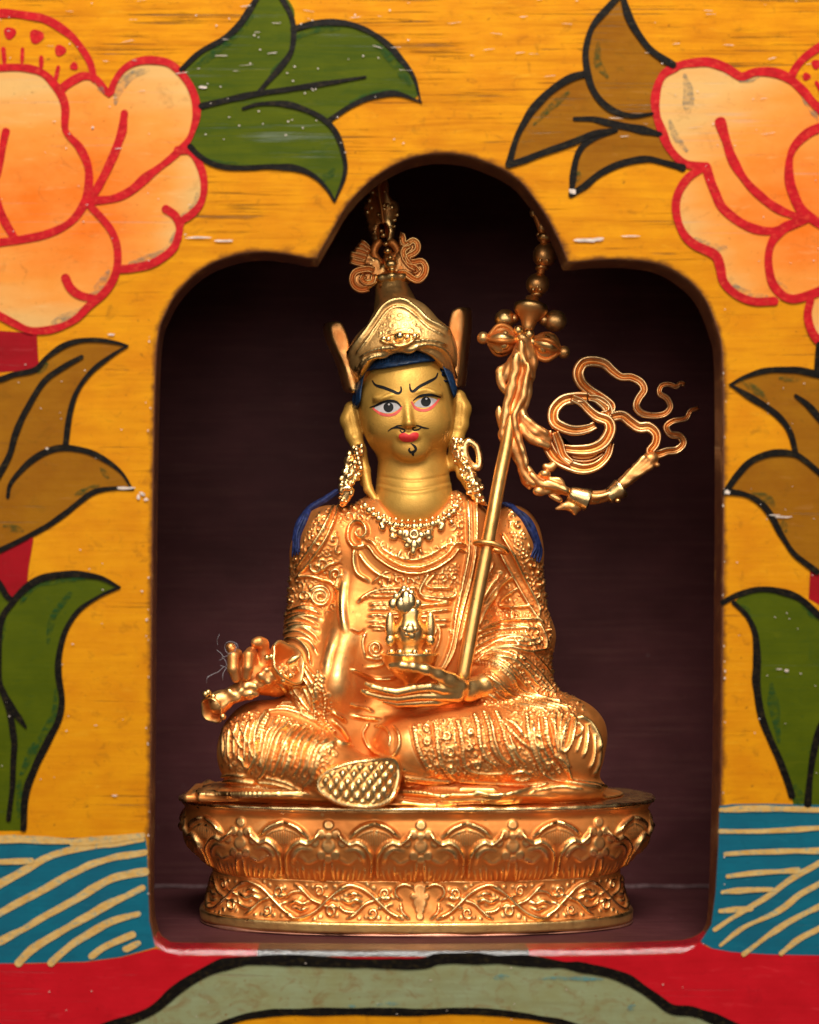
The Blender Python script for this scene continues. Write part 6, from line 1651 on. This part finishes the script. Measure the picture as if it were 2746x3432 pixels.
for x, y, r in ((520, 830, 12), (580, 880, 13), (650, 820, 11), (720, 755, 12), (740, 850, 12), (820, 850, 7), (800, 770, 10), (900, 640, 12), (940, 570, 9), (960, 700, 9), (460, 870, 9), (410, 860, 8)):
    vc_.ball(P(*Z8([(x, y)])[0], -194), r * 1.15, .9, .9)
vc_.rod(np.array([P(*Z8([(400, 950)])[0], -186), P(*Z8([(520, 880)])[0], -184), mid_ + np.array([0, 12, 0]), P(*Z8([(860, 720)])[0], -178), P(*Z8([(980, 630)])[0], -176)]), [26, 19, 21, 19, 24])
vj = MB()
def horn(c, d, r, L, ex, flat=.85):
    """open scalloped claw end, hollow, with a rounded rim"""
    d = unit(d)
    prof = [(r * .45, -L), (r * .62, -L * .75), (r * .85, -L * .4), (r * .98, -L * .1), (r * 1.0, 0), (r * .97, 3), (r * .88, 1), (r * .74, -L * .25), (r * .45, -L * .6), (r * .1, -L * .8)]
    V, F = lathe(prof, c, d, 60, 4, .07, flat)
    a = np.random.default_rng(int(r)).normal(0, .11, (5, 3))
    return V + sum(np.sin(V @ q + k) for k, q in enumerate(a))[:, None] * .9 * (V - c) / (np.linalg.norm(V - c, axis=1)[:, None] + 1), F
vj.add(*horn(P(*Z8([(1200, 480)])[0], -188), unit(P(*Z8([(1420, 380)])[0], -240) - P(*Z8([(1100, 560)])[0], -165)), 50, 60, 0))
vj.add(*horn(P(*Z8([(310, 1040)])[0], -200), unit(P(*Z8([(180, 1130)])[0], -262) - P(*Z8([(430, 930)])[0], -180)), 31, 40, 0))
V, F = lathe([(3, -20), (7, -12), (9, 0), (5, 14), (1, 20)], P(*Z8([(1260, 450)])[0], -196), dv, 12); vj.add(V, F)
for k, (x, y) in enumerate(((1000, 420), (950, 430), (1140, 690), (1220, 640), (1110, 625), (240, 850), (330, 880), (440, 1110), (270, 830))):
    vj.add(*sphere(P(*Z8([(x, y)])[0], -204), 7.5, 10))
vj_ = vc_.build('vajra', M['gold'], rh_, 4.5, 6)
vj.build('vajra_claw', M['gold'], vj_)
lint_pts = [[(600, 320), (560, 250), (490, 250), (460, 310), (500, 380), (570, 360), (595, 310)], [(370, 340), (420, 380), (450, 420), (500, 400)], [(260, 650), (320, 620), (390, 590), (440, 540)], [(440, 690), (440, 620), (470, 560), (500, 500)], [(400, 160), (375, 220), (380, 280)], [(430, 420), (470, 470), (500, 560)], [(410, 520), (470, 540), (520, 600)], [(420, 560), (480, 510), (450, 440), (400, 460)], [(540, 240), (600, 270), (620, 330)], [(250, 720), (262, 660), (320, 625)]]
b = MB()
for i, p in enumerate(lint_pts):
    b.add(*tube(np.array([P(x, y, -205 + 6 * math.sin(k * .4 + i)) for k, (x, y) in enumerate(cr(Z8(p), 2))]), .42, 5))
lint = b.build('lint_wisp', M['lint'], None)
lint['label'] = 'wisp of pale grey lint caught on the fingers of the statue'; lint['category'] = 'lint'

# ------------------------------------------------------------------ boot with a studded sole
sole = Z12([(140, 560), (152, 470), (230, 380), (360, 310), (560, 248), (760, 220), (960, 205), (1090, 215), (1160, 300), (1175, 430), (1150, 560), (1110, 680), (1020, 770), (860, 820), (640, 822), (420, 780), (250, 690), (170, 630)])
p = cr(sole, 4.0, True)
if area2(p) < 0: p = p[::-1]
V2, F2 = fill2d(p, 2.2)
d, _, _ = segdist(V2, np.vstack([p, p[:1]]))
d[:len(p)] = 0
u = (V2[:, 0] + V2[:, 1] * .1) / 11.8; v = (V2[:, 0] * .06 - V2[:, 1]) / 16.5
ang = np.abs(np.sin(math.pi * (u + v) * .5)) * np.abs(np.sin(math.pi * (u - v) * .5))
hgt = 8.0 * np.clip(ang, 0, 1)**.8 * np.clip((d - 8) / 6, 0, 1)
rimh = 7.5 * np.exp(-((d - 4.5) / 3.2)**2)
dome = 10 * np.clip(d / 45, 0, 1)
dep = -292 + (V2[:, 0] - 700) * .14 - (V2[:, 1] - 1630) * .12
Vs = np.array([P(x, y, q) for (x, y), q in zip(V2, dep)])
Vs[:, 1] -= hgt + rimh + dome * .9
Vs[:, 1] += np.clip((V2[:, 0] - 770) / 80, 0, 2)**2 * 34 + np.clip((720 - V2[:, 0]) / 60, 0, 2)**2 * 8
n = len(p); bnd = Vs[:n].copy()
t0 = F2[0]; nn = np.cross(Vs[t0[1]] - Vs[t0[0]], Vs[t0[2]] - Vs[t0[0]])
F2 = [t if nn[1] < 0 else t[::-1] for t in F2]
b1 = bnd + np.array([0, 5, 0]) + (bnd - bnd.mean(0)) * .02; b2_ = bnd + np.array([0, 16, 0]); b3 = (bnd - bnd.mean(0)) * np.array([.9, 1, .86]) + bnd.mean(0) + np.array([0, 44, 4]); b4 = (bnd - bnd.mean(0)) * np.array([.62, 1, .6]) + bnd.mean(0) + np.array([-10, 84, 8])
k0 = len(Vs)
allV = np.vstack([Vs, b1, b2_, b3, b4])
R0 = [list(range(n))] + [[k0 + k * n + i for i in range(n)] for k in range(4)]
for a_, c_ in zip(R0[:-1], R0[1:]):
    for i in range(n):
        F2.append((a_[i], a_[(i + 1) % n], c_[(i + 1) % n], c_[i]))
F2.append(tuple(R0[-1]))
rel = np.concatenate([np.clip((hgt * .11 + rimh * .12), 0, 1), np.zeros(4 * n)])
boot = mk('boot', allV, F2, M['gold_plain'], statue, attr=rel)
boot['label'] = 'boot showing its studded sole over the pedestal edge'
# ================================================================== camera, lamps, view
cam = bpy.data.cameras.new('camera'); co = bpy.data.objects.new('camera', cam); COL.objects.link(co)
co.location = (0, -DC * S, ZC * S); co.rotation_euler = (math.pi / 2, 0, 0)
cam.sensor_fit = 'VERTICAL'; cam.sensor_height = 36.0
HPX = 2156.0
cam.lens = 36.0 * DC / HPX
cam.shift_x = (862.5 - CX) / HPX
cam.shift_y = (YH - 1078.0) / HPX
cam.clip_start = .01; cam.clip_end = 10
cam.dof.use_dof = True; cam.dof.focus_distance = (DC + 235) * S
cam.dof.aperture_fstop = 6.5
SC.camera = co

def area(name, loc, target, size, power, col, sy=None):
    l = bpy.data.lights.new(name, 'AREA'); l.energy = power; l.color = col; l.shape = 'RECTANGLE'; l.size = size; l.size_y = sy or size
    o = bpy.data.objects.new(name, l); COL.objects.link(o); o.location = loc
    o.rotation_euler = (Vector(target) - Vector(loc)).to_track_quat('-Z', 'Y').to_euler()
    return o
area('softbox_lamp', (.03, -.40, .60), (.012, .0, .10), .26, 5.0, (1, .95, .87), .22)
area('front_lamp', (-.03, -.66, .25), (.012, .02, .09), .85, 2.3, (1, .93, .84), .34)

w = bpy.data.worlds.new('World'); SC.world = w; w.use_nodes = True
w.node_tree.nodes['Background'].inputs[0].default_value = (.9, .85, .78, 1); w.node_tree.nodes['Background'].inputs[1].default_value = .11
SC.view_settings.view_transform = 'Standard'; SC.view_settings.look = 'None'; SC.view_settings.exposure = 0; SC.view_settings.gamma = 1
SC.view_settings.use_curve_mapping = False
SC.render.engine = 'CYCLES'
SC.cycles.max_bounces = 8; SC.cycles.use_denoising = True
SC.cycles.sample_clamp_indirect = 6
bpy.context.view_layer.update()
